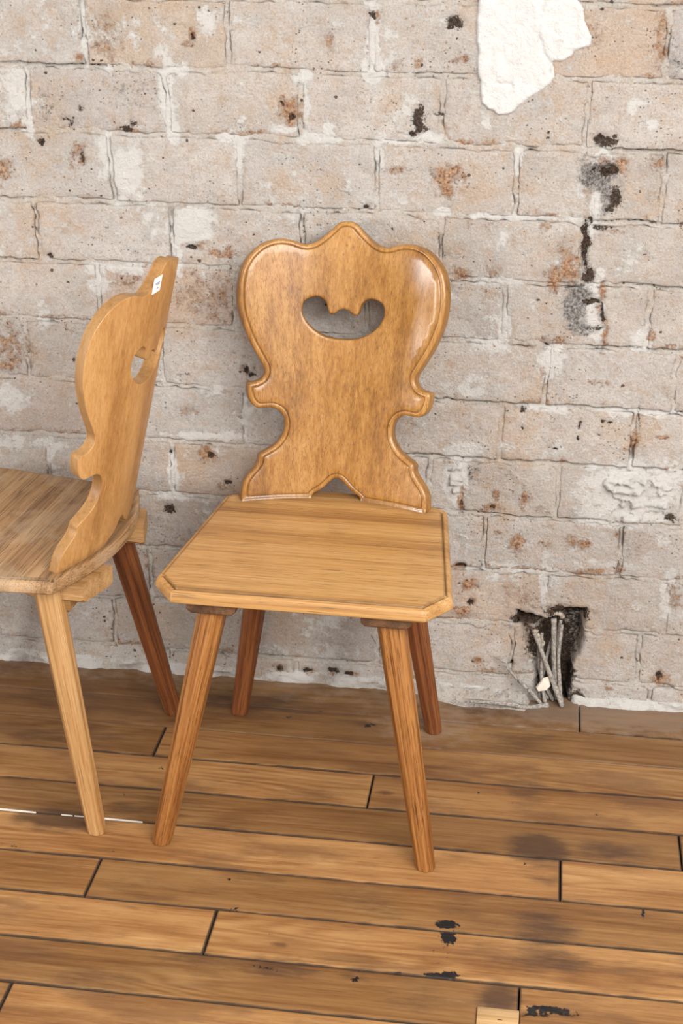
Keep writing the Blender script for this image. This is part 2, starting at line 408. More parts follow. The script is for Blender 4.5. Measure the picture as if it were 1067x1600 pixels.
# ---------------------------------------------------------------- stains and marks of the wall and the floor (metres)
ORANGE = [(-0.6, 1.233, 0.0076, 0.0123, 1.0), (-0.606, 1.216, 0.011, 0.0062, 0.8), (-0.433, 1.106, 0.0142, 0.0212, 1.0), (-0.45, 1.126, 0.0077, 0.0105, 0.7), (-0.368, 1.225, 0.0085, 0.0183, 0.6), (-0.948, 0.994, 0.0141, 0.0202, 0.8), (-0.806, 1.027, 0.0161, 0.0243, 0.6), (-0.822, 1.01, 0.0092, 0.0089, 0.5), (-0.252, 1.019, 0.0196, 0.0076, 0.8), (-0.163, 1.014, 0.0281, 0.0151, 1.0), (-0.169, 0.995, 0.013, 0.0173, 1.0), (-0.166, 1.032, 0.0097, 0.0086, 0.6), (0.012, 1.259, 0.046, 0.0246, 0.65), (0.064, 1.24, 0.0255, 0.0198, 0.5), (0.024, 0.841, 0.0098, 0.0203, 1.0), (0.009, 0.847, 0.0055, 0.009, 0.6), (-0.081, 0.85, 0.0132, 0.0102, 0.7), (-0.136, 0.845, 0.02, 0.0102, 0.7), (0.095, 1.038, 0.0147, 0.0211, 0.6), (0.124, 1.041, 0.0105, 0.0147, 0.7), (0.166, 1.243, 0.0091, 0.0393, 0.7), (0.174, 1.218, 0.0081, 0.0119, 0.8), (-0.749, 1.221, 0.0333, 0.0435, 0.45), (-0.796, 1.188, 0.009, 0.0084, 0.7), (-0.685, 1.186, 0.0444, 0.0104, 0.5), (-0.592, 0.782, 0.0562, 0.0449, 0.6), (-0.738, 0.808, 0.0237, 0.0142, 0.7), (-0.958, 0.664, 0.0346, 0.0373, 0.55), (-0.971, 0.63, 0.0248, 0.0101, 0.7), (-0.561, 0.862, 0.0254, 0.0092, 0.8), (-0.601, 0.872, 0.0116, 0.0069, 0.9), (-0.595, 0.474, 0.0159, 0.0129, 1.0), (-0.566, 0.413, 0.0148, 0.0079, 0.7), (-0.058, 0.405, 0.0094, 0.0077, 1.0), (-0.068, 0.403, 0.0106, 0.0065, 1.0), (-0.054, 0.428, 0.007, 0.009, 1.0), (0.001, 0.418, 0.014, 0.0321, 0.5), (0.032, 0.405, 0.014, 0.0077, 0.7), (-0.002, 0.434, 0.0082, 0.0128, 0.8), (-0.011, 0.337, 0.013, 0.0184, 1.0), (-0.047, 0.349, 0.0095, 0.0092, 0.6), (0.04, 0.339, 0.0141, 0.0092, 0.7), (0.091, 0.347, 0.0117, 0.0104, 0.8), (0.115, 0.342, 0.0105, 0.0117, 0.9), (0.14, 0.288, 0.0141, 0.0079, 0.8), (0.169, 0.365, 0.0093, 0.0103, 0.6), (0.186, 0.558, 0.0079, 0.0195, 0.9), (0.18, 0.537, 0.0056, 0.0098, 0.6), (0.235, 0.563, 0.0134, 0.0036, 0.9), (0.169, 0.534, 0.0068, 0.0049, 0.6), (-0.118, 0.417, 0.0047, 0.0206, 1.0), (-0.094, 0.244, 0.0181, 0.0095, 1.0), (-0.107, 0.184, 0.0159, 0.0138, 1.0), (-0.086, 0.209, 0.0073, 0.0082, 1.0), (-0.014, 0.225, 0.0541, 0.0353, 0.4), (-0.074, 0.08, 0.0074, 0.0085, 1.0), (0.275, 0.066, 0.0144, 0.0126, 1.0), (0.181, 0.038, 0.0121, 0.0043, 1.0), (0.281, 0.181, 0.0118, 0.0068, 0.6), (-0.356, 0.025, 0.0115, 0.0058, 0.8), (-0.31, 0.026, 0.0127, 0.0058, 0.7), (-0.407, 0.028, 0.0154, 0.0087, 0.7), (-0.463, 0.028, 0.0155, 0.0088, 0.8), (0.181, 0.294, 0.0117, 0.0158, 0.7), (0.287, 0.249, 0.0116, 0.0266, 0.7), (-0.114, 0.28, 0.012, 0.0067, 1.0), (-0.166, 0.735, 0.009, 0.0071, 0.6), (-0.019, 0.719, 0.0279, 0.0047, 0.6), (0.031, 0.733, 0.0244, 0.007, 0.7), (0.118, 0.749, 0.0044, 0.0289, 0.9), (0.107, 0.817, 0.0065, 0.0339, 0.7), (0.2, 0.75, 0.0087, 0.0138, 0.8), (0.235, 0.732, 0.0174, 0.0046, 0.8), (0.013, 0.667, 0.009, 0.0167, 0.6), (0.109, 0.654, 0.0156, 0.0095, 0.5), (0.131, 0.656, 0.0067, 0.0071, 0.7), (0.05, 0.86, 0.0174, 0.0291, 0.8), (0.036, 0.898, 0.0108, 0.0199, 0.5), (-0.118, 0.931, 0.0328, 0.0066, 0.4), (0.002, 0.93, 0.0151, 0.0066, 0.6), (0.126, 0.924, 0.0235, 0.0066, 0.6), (0.184, 1.044, 0.0125, 0.0126, 0.6), (-0.146, 0.492, 0.0117, 0.0101, 0.4), (-0.623, 0.564, 0.0243, 0.0101, 0.4), (-0.519, 0.644, 0.0237, 0.0196, 0.4), (-0.455, 0.472, 0.0363, 0.0103, 0.5), (-0.256, 1.192, 0.0085, 0.0143, 0.8), (-0.219, 1.198, 0.0106, 0.0122, 0.7), (-0.289, 1.264, 0.0063, 0.014, 0.8), (0.072, 0.993, 0.0085, 0.015, 0.5), (0.016, 0.953, 0.0172, 0.0044, 0.7), (-0.151, 1.2, 0.0189, 0.0081, 0.6)]
DARK = [(-0.6, 1.229, 0.0044, 0.0082, 0.8), (-0.433, 1.102, 0.0088, 0.0085, 0.8), (-0.874, 1.044, 0.0052, 0.0055, 1.2), (-0.874, 0.845, 0.006, 0.0047, 1.0), (-0.804, 1.021, 0.0058, 0.0133, 0.7), (-0.164, 1.26, 0.0146, 0.0119, 0.8), (-0.217, 1.108, 0.0107, 0.0147, 1.0), (-0.213, 1.089, 0.0107, 0.0084, 0.9), (-0.226, 1.08, 0.0065, 0.0053, 1.0), (-0.185, 1.113, 0.0107, 0.0031, 0.8), (-0.195, 1.013, 0.0054, 0.0043, 0.8), (-0.161, 0.971, 0.0022, 0.0022, 1.0), (0.082, 1.08, 0.0063, 0.0073, 1.2), (0.096, 1.076, 0.0167, 0.0094, 0.9), (0.108, 1.081, 0.0052, 0.0094, 0.9), (0.098, 1.026, 0.0084, 0.0074, 1.1), (0.11, 1.031, 0.0073, 0.0085, 1.1), (0.075, 1.025, 0.0084, 0.0106, 0.7), (0.118, 0.984, 0.0085, 0.0236, 0.9), (0.109, 0.967, 0.0085, 0.0108, 0.8), (0.074, 0.9, 0.0028, 0.0397, 1.2), (0.069, 0.922, 0.0027, 0.0241, 1.1), (0.082, 0.848, 0.0087, 0.0112, 1.2), (0.079, 0.908, 0.0043, 0.0077, 0.9), (0.093, 0.803, 0.0153, 0.004, 1.1), (0.111, 0.781, 0.0033, 0.0206, 1.1), (0.081, 0.944, 0.0032, 0.0065, 1.0), (0.098, 0.934, 0.0192, 0.0055, 0.7), (0.101, 0.756, 0.0154, 0.0046, 0.7), (-0.303, 0.953, 0.0044, 0.0033, 1.0), (-0.519, 0.648, 0.0047, 0.0074, 1.0), (-0.51, 0.639, 0.0095, 0.0037, 0.9), (-0.592, 0.474, 0.0098, 0.0065, 0.8), (-0.673, 0.357, 0.01, 0.0094, 1.1), (-0.558, 0.421, 0.0062, 0.0052, 0.9), (-0.666, 0.478, 0.0037, 0.0039, 1.1), (-0.104, 0.475, 0.0117, 0.0203, 0.5), (-0.116, 0.404, 0.0035, 0.0155, 0.7), (-0.062, 0.404, 0.0082, 0.0039, 0.8), (-0.014, 0.599, 0.0068, 0.0061, 0.8), (0.02, 0.721, 0.0056, 0.0018, 1.0), (-0.092, 0.205, 0.0061, 0.0082, 0.9), (-0.114, 0.28, 0.0096, 0.004, 1.0), (0.274, 0.072, 0.0072, 0.0084, 0.9), (-0.356, 0.031, 0.0102, 0.0058, 1.0), (-0.324, 0.026, 0.0127, 0.0044, 0.9), (-0.463, 0.028, 0.0077, 0.0073, 0.8), (-0.407, 0.028, 0.0103, 0.0058, 0.8), (-0.007, 0.08, 0.0031, 0.0042, 1.2), (-0.081, 0.076, 0.0037, 0.0043, 0.8), (0.086, 0.576, 0.0034, 0.0073, 1.0), (0.084, 0.552, 0.0028, 0.0061, 0.9), (-0.015, 0.563, 0.0023, 0.0031, 1.0), (0.037, 0.565, 0.0023, 0.0025, 1.0), (0.125, 0.558, 0.0023, 0.0024, 1.0), (0.05, 0.529, 0.0091, 0.002, 1.0), (0.137, 0.584, 0.0135, 0.0016, 1.0), (0.177, 0.889, 0.0048, 0.0044, 0.8), (0.182, 0.879, 0.0032, 0.0033, 0.7), (-0.16, 0.873, 0.0066, 0.0045, 0.6), (-0.295, 1.267, 0.0032, 0.008, 1.0), (-0.3, 1.272, 0.0042, 0.004, 1.0), (-0.452, 0.106, 0.0153, 0.0429, 0.25), (-0.45, 1.124, 0.0055, 0.0032, 0.8), (-0.82, 1.076, 0.0069, 0.0054, 0.8), (-0.721, 1.07, 0.0113, 0.0054, 1.0), (-0.706, 1.079, 0.009, 0.0065, 0.7), (-0.827, 1.086, 0.0091, 0.0043, 0.7), (-0.801, 1.103, 0.0057, 0.0054, 0.7), (-0.742, 1.084, 0.0034, 0.0043, 0.8), (-0.768, 1.099, 0.0045, 0.0032, 0.6), (-0.612, 0.868, 0.0093, 0.0046, 0.9), (0.264, 0.404, 0.0114, 0.0076, 0.8), (0.09, 0.192, 0.0335, 0.0136, 1.3), (0.013, 0.175, 0.0242, 0.0096, 1.3), (0.065, 0.121, 0.0412, 0.0418, 1.0), (0.081, 0.052, 0.0269, 0.0568, 1.2), (0.121, 0.012, 0.0147, 0.0143, 1.0), (0.192, 0.599, 0.0022, 0.0361, 0.6)]
GREY = [(0.072, 1.072, 0.0126, 0.0063, 0.5), (0.086, 1.02, 0.0274, 0.0234, 1.1), (0.064, 1.03, 0.0127, 0.0233, 0.7), (0.104, 0.994, 0.0127, 0.0257, 0.8), (0.101, 0.967, 0.0106, 0.0173, 0.7), (0.069, 0.816, 0.0218, 0.0227, 0.9), (0.063, 0.787, 0.0197, 0.0252, 1.1), (0.073, 0.758, 0.0198, 0.0138, 0.9), (0.101, 0.754, 0.022, 0.0092, 0.6), (0.074, 0.894, 0.0065, 0.0498, 0.8), (0.081, 0.85, 0.0152, 0.0157, 0.5), (-0.863, 1.112, 0.0137, 0.0324, 0.5), (-0.71, 1.127, 0.0427, 0.0426, 0.4), (-0.67, 1.129, 0.0224, 0.0372, 0.35), (-0.797, 1.251, 0.0133, 0.0144, 0.35), (0.195, 1.204, 0.0142, 0.0348, 0.45), (-0.584, 0.628, 0.0239, 0.0371, 0.1), (-0.098, 0.469, 0.0187, 0.0279, 0.5), (-0.907, 0.697, 0.0367, 0.0369, 0.25), (-0.419, 0.474, 0.0482, 0.0385, 0.1), (-0.11, 0.339, 0.0298, 0.033, 0.35), (0.204, 0.322, 0.029, 0.0327, 0.25), (0.08, 0.424, 0.0289, 0.0383, 0.25), (0.188, 0.647, 0.0332, 0.0356, 0.2), (-0.406, 1.239, 0.0428, 0.0203, 0.25), (-0.681, 0.312, 0.0759, 0.0545, 0.35), (-0.724, 0.212, 0.0773, 0.0421, 0.35), (-0.768, 0.109, 0.0787, 0.0434, 0.3), (-0.382, 0.112, 0.0759, 0.0569, 0.3), (-0.256, 0.108, 0.075, 0.0425, 0.2), (-0.968, 0.079, 0.0805, 0.0441, 0.2), (-0.7, 0.457, 0.031, 0.0523, 0.3), (-0.314, 0.751, 0.0572, 0.0471, 0.2), (-0.865, 0.6, 0.0741, 0.0315, 0.2)]
WHITE = [(-0.296, 1.216, 0.0085, 0.0457, 1.2), (-0.301, 1.18, 0.015, 0.0144, 1.0), (-0.41, 1.165, 0.0162, 0.0104, 1.1), (-0.408, 1.136, 0.0054, 0.0471, 0.9), (-0.384, 1.065, 0.0285, 0.0064, 1.1), (-0.371, 1.081, 0.0077, 0.0106, 1.0), (-0.441, 1.082, 0.0198, 0.0075, 0.8), (-0.716, 1.002, 0.0275, 0.0333, 0.7), (-0.761, 1.023, 0.0138, 0.0309, 0.6), (-0.63, 1.172, 0.0243, 0.0105, 0.9), (-0.646, 1.129, 0.0134, 0.0531, 0.8), (-0.641, 1.076, 0.0112, 0.0216, 0.9), (-0.908, 1.122, 0.0183, 0.0485, 0.55), (-0.895, 1.073, 0.0092, 0.0219, 1.0), (-0.786, 1.22, 0.0056, 0.0519, 0.8), (-0.285, 1.053, 0.0076, 0.0267, 1.0), (-0.55, 1.062, 0.0156, 0.0086, 0.9), (-0.525, 1.036, 0.0089, 0.037, 0.8), (-0.28, 1.071, 0.013, 0.0106, 0.9), (-0.623, 0.904, 0.0346, 0.0228, 1.0), (-0.605, 0.923, 0.0344, 0.0136, 1.0), (-0.642, 0.864, 0.0081, 0.0289, 1.1), (-0.784, 0.791, 0.0155, 0.0143, 1.1), (-0.79, 0.823, 0.019, 0.0118, 0.7), (-0.898, 0.734, 0.0121, 0.0219, 0.8), (-0.731, 0.825, 0.0306, 0.0094, 0.8), (-0.967, 0.563, 0.0351, 0.0179, 1.0), (-0.855, 0.569, 0.0099, 0.0102, 0.5), (0.183, 0.741, 0.0175, 0.0231, 1.1), (-0.054, 0.752, 0.0078, 0.0279, 1.1), (-0.08, 0.719, 0.0281, 0.0118, 1.0), (0.023, 0.685, 0.0112, 0.0284, 1.0), (0.039, 0.698, 0.0111, 0.0306, 0.8), (0.098, 0.771, 0.0175, 0.023, 1.5), (0.104, 0.789, 0.0109, 0.0114, 1.3), (0.091, 0.822, 0.0131, 0.0113, 1.1), (0.056, 0.862, 0.0054, 0.0078, 1.2), (0.086, 0.966, 0.0064, 0.0259, 1.5), (0.088, 1.041, 0.0126, 0.0127, 1.2), (0.094, 1.052, 0.0126, 0.0084, 1.0), (0.08, 0.926, 0.0043, 0.0131, 1.1), (0.102, 0.851, 0.0076, 0.0134, 1.0), (0.109, 0.749, 0.0088, 0.0277, 1.0), (0.144, 1.142, 0.0164, 0.0041, 0.9), (0.133, 1.131, 0.0062, 0.0102, 0.8), (0.168, 1.106, 0.0103, 0.0082, 0.8), (-0.103, 1.1, 0.0095, 0.0094, 0.9), (-0.232, 1.078, 0.0194, 0.0085, 0.7), (-0.199, 1.074, 0.0215, 0.0085, 0.8), (0.175, 0.468, 0.0478, 0.0351, 1.2), (0.248, 0.479, 0.0282, 0.0349, 1.2), (0.208, 0.42, 0.0572, 0.0203, 1.1), (0.169, 0.398, 0.0518, 0.0154, 1.1), (0.252, 0.358, 0.0138, 0.0129, 1.0), (-0.13, 0.461, 0.0164, 0.0484, 1.15), (-0.106, 0.519, 0.0232, 0.01, 0.9), (-0.123, 0.506, 0.0233, 0.0126, 0.8), (-0.111, 0.63, 0.0286, 0.0061, 0.8), (0.016, 0.605, 0.0453, 0.0061, 0.9), (0.191, 0.605, 0.0557, 0.006, 0.8), (-0.048, 0.523, 0.0231, 0.015, 0.5), (0.043, 0.264, 0.0059, 0.0348, 0.8), (0.273, 0.261, 0.0093, 0.0345, 0.9), (-0.03, 0.285, 0.0716, 0.0067, 0.6), (0.159, 0.306, 0.0701, 0.0066, 0.6), (-0.612, 0.514, 0.0732, 0.0064, 0.8), (-0.663, 0.439, 0.0062, 0.0393, 1.1), (-0.66, 0.387, 0.025, 0.0053, 0.9), (-0.9, 0.451, 0.0101, 0.037, 0.6), (-0.948, 0.48, 0.076, 0.0105, 0.6), (-0.656, 1.197, 0.0132, 0.0125, 0.3), (-0.578, 1.25, 0.0152, 0.0224, 0.6), (-0.693, 1.248, 0.0088, 0.0082, 0.5), (-0.173, 0.951, 0.0131, 0.0055, 1.0), (-0.042, 0.945, 0.0757, 0.0044, 0.8), (-0.058, 0.832, 0.0331, 0.0057, 0.6), (-0.048, 1.042, 0.0043, 0.0191, 1.0), (-0.253, 1.067, 0.0433, 0.0053, 0.7), (-0.51, 0.073, 0.0772, 0.0202, 0.3), (-0.445, 0.192, 0.0252, 0.0418, 0.3), (-0.344, 0.158, 0.0376, 0.028, 0.3), (-1.022, 0.218, 0.0529, 0.0284, 0.3), (0.266, 0.468, 0.0226, 0.05, 0.6)]
STAIN = [(0.056, -0.475, 0.0475, 0.0351, 1), (0.03, -0.301, 0.0393, 0.0595, 0.5), (0.027, -0.155, 0.0707, 0.0437, 0.5), (0.183, -0.465, 0.0632, 0.0246, 0.7), (0.069, -0.676, 0.0489, 0.0452, 0.7), (0.178, -0.63, 0.0694, 0.0217, 0.3), (0.07, -0.749, 0.0665, 0.0355, 0.6), (0.202, -0.758, 0.0423, 0.042, 0.3), (0.007, -0.841, 0.0275, 0.0331, 0.9), (-0.061, -0.649, 0.0398, 0.0232, 0.4), (-0.17, -0.665, 0.0397, 0.0308, 0.4), (-0.224, -0.642, 0.0502, 0.0314, 0.4), (-0.757, -0.514, 0.0754, 0.0283, 0.9), (-0.646, -0.469, 0.0436, 0.0218, 0.5), (-0.872, -0.268, 0.047, 0.0211, 0.5), (-0.743, -0.248, 0.0471, 0.017, 0.5), (-0.493, -0.096, 0.147, 0.0464, 0.6), (-0.867, -0.128, 0.1229, 0.0416, 0.5), (-0.288, -0.135, 0.072, 0.0314, 0.4), (-0.694, -0.053, 0.15, 0.0336, 0.4), (-0.451, -0.826, 0.0567, 0.0247, 0.4), (-0.325, -0.822, 0.0565, 0.0192, 0.7), (-0.201, -0.817, 0.0281, 0.0191, 0.5), (-0.581, -0.887, 0.0742, 0.0263, 0.5), (-0.275, -0.712, 0.0294, 0.0119, 0.3), (0.085, -0.033, 0.1223, 0.033, 0.5), (-0.075, -0.033, 0.0492, 0.0332, 0.7), (0.194, -0.063, 0.0603, 0.0276, 0.3), (-0.112, -0.859, 0.055, 0.0328, 0.4), (-0.73, -0.634, 0.0412, 0.0259, 0.3), (-0.393, -0.618, 0.0613, 0.0226, 0.4), (-0.598, -0.434, 0.0661, 0.0186, 0.4), (-0.209, -0.404, 0.0657, 0.0187, 0.2), (-0.333, -0.469, 0.0645, 0.0179, 0.3), (-0.127, -0.324, 0.0224, 0.059, 0.1), (-0.025, -0.563, 0.0205, 0.0198, 0.3), (0.062, -0.551, 0.0308, 0.0265, 0.4), (0.23, -0.559, 0.0305, 0.0196, 0.2), (0.154, -0.302, 0.0335, 0.0158, 0.2), (-0.523, -0.28, 0.0231, 0.0165, 0.3), (0.211, -0.785, 0.0558, 0.0137, 0.3), (-0.378, -0.897, 0.0549, 0.0129, 0.2)]
BLACK = [(-0.079, -0.69, 0.0157, 0.009, 1.3), (-0.076, -0.72, 0.0116, 0.0161, 1.2), (-0.076, -0.749, 0.0077, 0.0172, 0.55), (-0.095, -0.755, 0.0038, 0.0143, 0.5), (-0.079, -0.806, 0.0224, 0.0055, 1.2), (-0.067, -0.802, 0.0112, 0.0069, 1.2), (-0.142, -0.81, 0.0066, 0.0041, 1.1), (-0.087, -0.777, 0.0076, 0.0042, 0.6), (-0.204, -0.833, 0.0065, 0.0067, 0.9), (-0.41, -0.704, 0.0079, 0.006, 0.8), (0.081, -0.854, 0.0364, 0.0052, 1.2), (0.058, -0.863, 0.02, 0.0091, 0.8), (0.038, -0.521, 0.0062, 0.0102, 0.6), (0.113, -0.652, 0.0049, 0.0046, 0.4), (-0.27, -0.139, 0.0096, 0.0089, 0.9), (-0.259, -0.133, 0.012, 0.0067, 0.6), (-0.418, -0.132, 0.0145, 0.009, 0.6), (-0.367, -0.1, 0.0122, 0.0046, 0.5), (-0.622, -0.339, 0.008, 0.008, 0.7), (-0.051, -0.331, 0.0045, 0.0078, 0.8), (0.156, -0.361, 0.0088, 0.0113, 0.6), (0.075, -0.241, 0.0069, 0.0041, 0.7), (-0.64, -0.585, 0.0052, 0.005, 0.6), (-0.663, -0.426, 0.0111, 0.0056, 0.6), (0.009, -0.351, 0.0044, 0.0038, 0.6), (-0.336, -0.827, 0.0282, 0.0068, 0.6), (0.221, -0.616, 0.0025, 0.0188, 0.9), (-0.023, -0.538, 0.0031, 0.0202, 0.5), (-0.772, -0.571, 0.0042, 0.0034, 0.3), (-0.348, -0.753, 0.0048, 0.0029, 0.6), (-0.435, -0.632, 0.0071, 0.0048, 0.8), (-0.233, -0.86, 0.0065, 0.004, 0.6), (-0.443, -0.839, 0.0038, 0.0082, 0.5), (-0.802, -0.597, 0.0157, 0.01, 0.5), (-0.588, -0.863, 0.0187, 0.0054, 0.3)]
TW = {'t1': [(0.0668, 0.1792), (0.071, 0.1217), (0.077, 0.061), (0.0919, -0.0153)], 't2': [(0.0322, 0.151), (0.0493, 0.1105), (0.072, 0.0558), (0.0949, -0.0117)], 't3': [(0.0659, 0.1306), (0.058, 0.083), (0.0531, 0.0303), (0.0672, -0.0166)], 't4': [(0.0805, 0.1734), (0.076, 0.1127), (0.0816, 0.0519), (0.0829, -0.0176)], 't5': [(0.0428, 0.1099), (0.0504, 0.0539), (0.0768, -0.0182)], 't6': [(-0.0411, 0.0967), (-0.0256, 0.09), (0.0043, 0.0547), (0.0282, 0.0329), (0.0532, -0.0058)], 't7': [(-0.0811, 0.0232), (-0.0435, 0.0203), (-0.005, 0.0136), (0.0259, 0.0019), (0.0682, -0.0141)], 'flake': [(0.0416, 0.0365), (0.0542, 0.0581), (0.0654, 0.0624), (0.07, 0.0423), (0.0632, 0.0331), (0.0462, 0.0283)], 'knob': [(0.0294, 0.1517), (0.0376, 0.1491), (0.0428, 0.131), (0.0513, 0.1247)], 'knob2': [(0.0636, 0.1858), (0.0732, 0.192), (0.0835, 0.1874), (0.0871, 0.1762), (0.0745, 0.1729)]}


# ---------------------------------------------------------------- the brick wall
# bottom edges of the courses, counted up from the floor
CZ = [-0.006, 0.0545, 0.1650, 0.2800, 0.3925, 0.5010, 0.6120, 0.7265, 0.8370, 0.9470, 1.0660, 1.1785, 1.2930, 1.4060, 1.5190]
JOINTS = {  # vertical joints seen in the photograph, by course (1.1785 is course 11)
 11: [-0.7847, -0.5392, -0.2962, -0.0566, 0.1765],
 10: [-0.8901, -0.6491, -0.4146, -0.1756, 0.0621],
 9: [-0.7529, -0.5253, -0.2849, -0.0489, 0.1933],
 8: [-0.8972, -0.6494, -0.4141, -0.1740, 0.0660],
 7: [-0.7835, -0.5391, -0.3014, -0.0590, 0.1876],
 6: [-0.9333, -0.6786, -0.4358, -0.2041, 0.0225, 0.2474],
 5: [-0.7875, -0.5225, -0.2945, -0.0530, 0.1830],
 4: [-0.9046, -0.6633, -0.4189, -0.1801, 0.0545, 0.2872],
 3: [-0.8204, -0.5741, -0.3214, -0.0710, 0.1792],
 2: [-0.7183, -0.4573, -0.2015, 0.0469, 0.2754],
 1: [-0.7969, -0.5292, -0.2681, -0.0134, 0.2328],
 0: [-0.6800, -0.4300, -0.1900, 0.0500, 0.2600],
 12: [-0.6600, -0.4150, -0.1800, 0.0610, 0.2350],
 13: [-0.7800, -0.5350, -0.2950, -0.0550, 0.1830]}
TINTS = {(11, -0.7847): (1.0, 0.90, 0.80), (11, 0.1765): (0.86, 0.86, 0.88), (10, -0.8901): (0.93, 0.91, 0.91),
 (7, -0.7835): (1.0, 0.88, 0.80), (2, -0.2015): (1.0, 0.89, 0.80), (4, -0.6633): (0.90, 0.80, 0.72), (4, -0.9046): (0.88, 0.86, 0.85),
 (6, -0.9333): (0.93, 0.90, 0.88), (5, -1.03): (0.96, 0.90, 0.87), (3, -0.8204): (0.88, 0.85, 0.83), (2, -0.7183): (0.86, 0.84, 0.82),
 (2, -0.9600): (0.88, 0.85, 0.83), (1, -0.7969): (0.90, 0.86, 0.82), (1, -0.5292): (0.86, 0.84, 0.83), (2, -0.4573): (0.86, 0.84, 0.83), (11, -0.0566): (1.0, 0.88, 0.78)}
XL, XR = -2.0, 1.5
HOLE = [(-0.0053, 0.1917), (0.0129, 0.1909), (0.0397, 0.1816), (0.054, 0.1781), (0.0693, 0.1908), (0.0884, 0.2038), (0.1282, 0.2069), (0.1247, 0.1724), (0.1254, 0.1355), (0.1157, 0.1021), (0.1076, 0.0731), (0.1065, 0.0449), (0.1051, 0.0062), (0.1139, -0.0139), (0.0872, -0.0196), (0.0704, -0.0163), (0.055, 0.0022), (0.0428, 0.0294), (0.0365, 0.067), (0.0388, 0.0955), (0.0189, 0.122), (0.0069, 0.1535), (-0.0023, 0.1736)]
rnd = random.Random(11)
BR = []          # per course: list of (x0, x1, index)
info = []        # per brick: x0,x1,z0,z1, proud, tiltx, tiltz, tint
for c in range(len(CZ)-1):
    z0 = CZ[c]; z1 = CZ[c+1] - 0.0085
    js = sorted(JOINTS[c]) if c in JOINTS else [-0.66, -0.42, -0.18, 0.06, 0.30]
    while js[0] > XL: js.insert(0, js[0]-0.242+rnd.uniform(-.006, .006))
    while js[-1] < XR: js.append(js[-1]+0.242+rnd.uniform(-.006, .006))
    row = []
    for a, b in zip(js[:-1], js[1:]):
        tint = None
        for (tc_, tx), tv in TINTS.items():
            if tc_ == c and abs(tx-a) < 0.012: tint = tv
        if tint is None:
            g = rnd.uniform(0.93, 1.03); w = rnd.uniform(-0.025, 0.02)
            tint = (g+0.01, g+w*0.4, g+w-0.01)
        row.append((a+0.0045, b-0.0045, len(info)))
        info.append((a+0.0045, b-0.0045, z0+0.001, z1, rnd.uniform(0.0002, 0.0018), rnd.uniform(-.005, .005), rnd.uniform(-.010, .010), tint, c))
    BR.append(row)

def warp(X, Z):
    return fbm(X*9, Z*9, 3, 3)*0.0045 + fbm(X*60, Z*60, 23, 3)*0.0026, fbm(X*9, Z*9, 5, 3)*0.0030 + fbm(X*60, Z*60, 25, 3)*0.0022

def brick_height(X, Z, proud, tx, tz, cx, cz, d):
    h = proud + tx*(X-cx) + tz*(Z-cz) + fbm(X*14, Z*14, 31, 4)*0.0016 + fbm(X*55, Z*55, 41, 4)*0.0012
    e = np.clip(1-d/0.007, 0, 1)
    h = h - e*e*0.0020*(0.35+0.65*sstep(-0.5, 0.5, fbm(X*12, Z*12, 83, 3)))
    chip = sstep(0.35, 0.75, fbm(X*26, Z*26, 77, 4))
    return h - chip*0.0022

def hole_push(X, Z):
    w = fbm(X*60, Z*60, 61, 3)*0.0035
    s = poly_sd(X, Z, HOLE) + w
    return sstep(-0.002, 0.007, s)

def stain(X, Z):
    wx = fbm(X*70, Z*70, 91, 3)*0.0035; wz = fbm(X*70, Z*70, 95, 3)*0.0035
    x = X+wx; z = Z+wz
    return [blob_field(x, z, L) for L in (ORANGE, DARK, GREY, WHITE)]

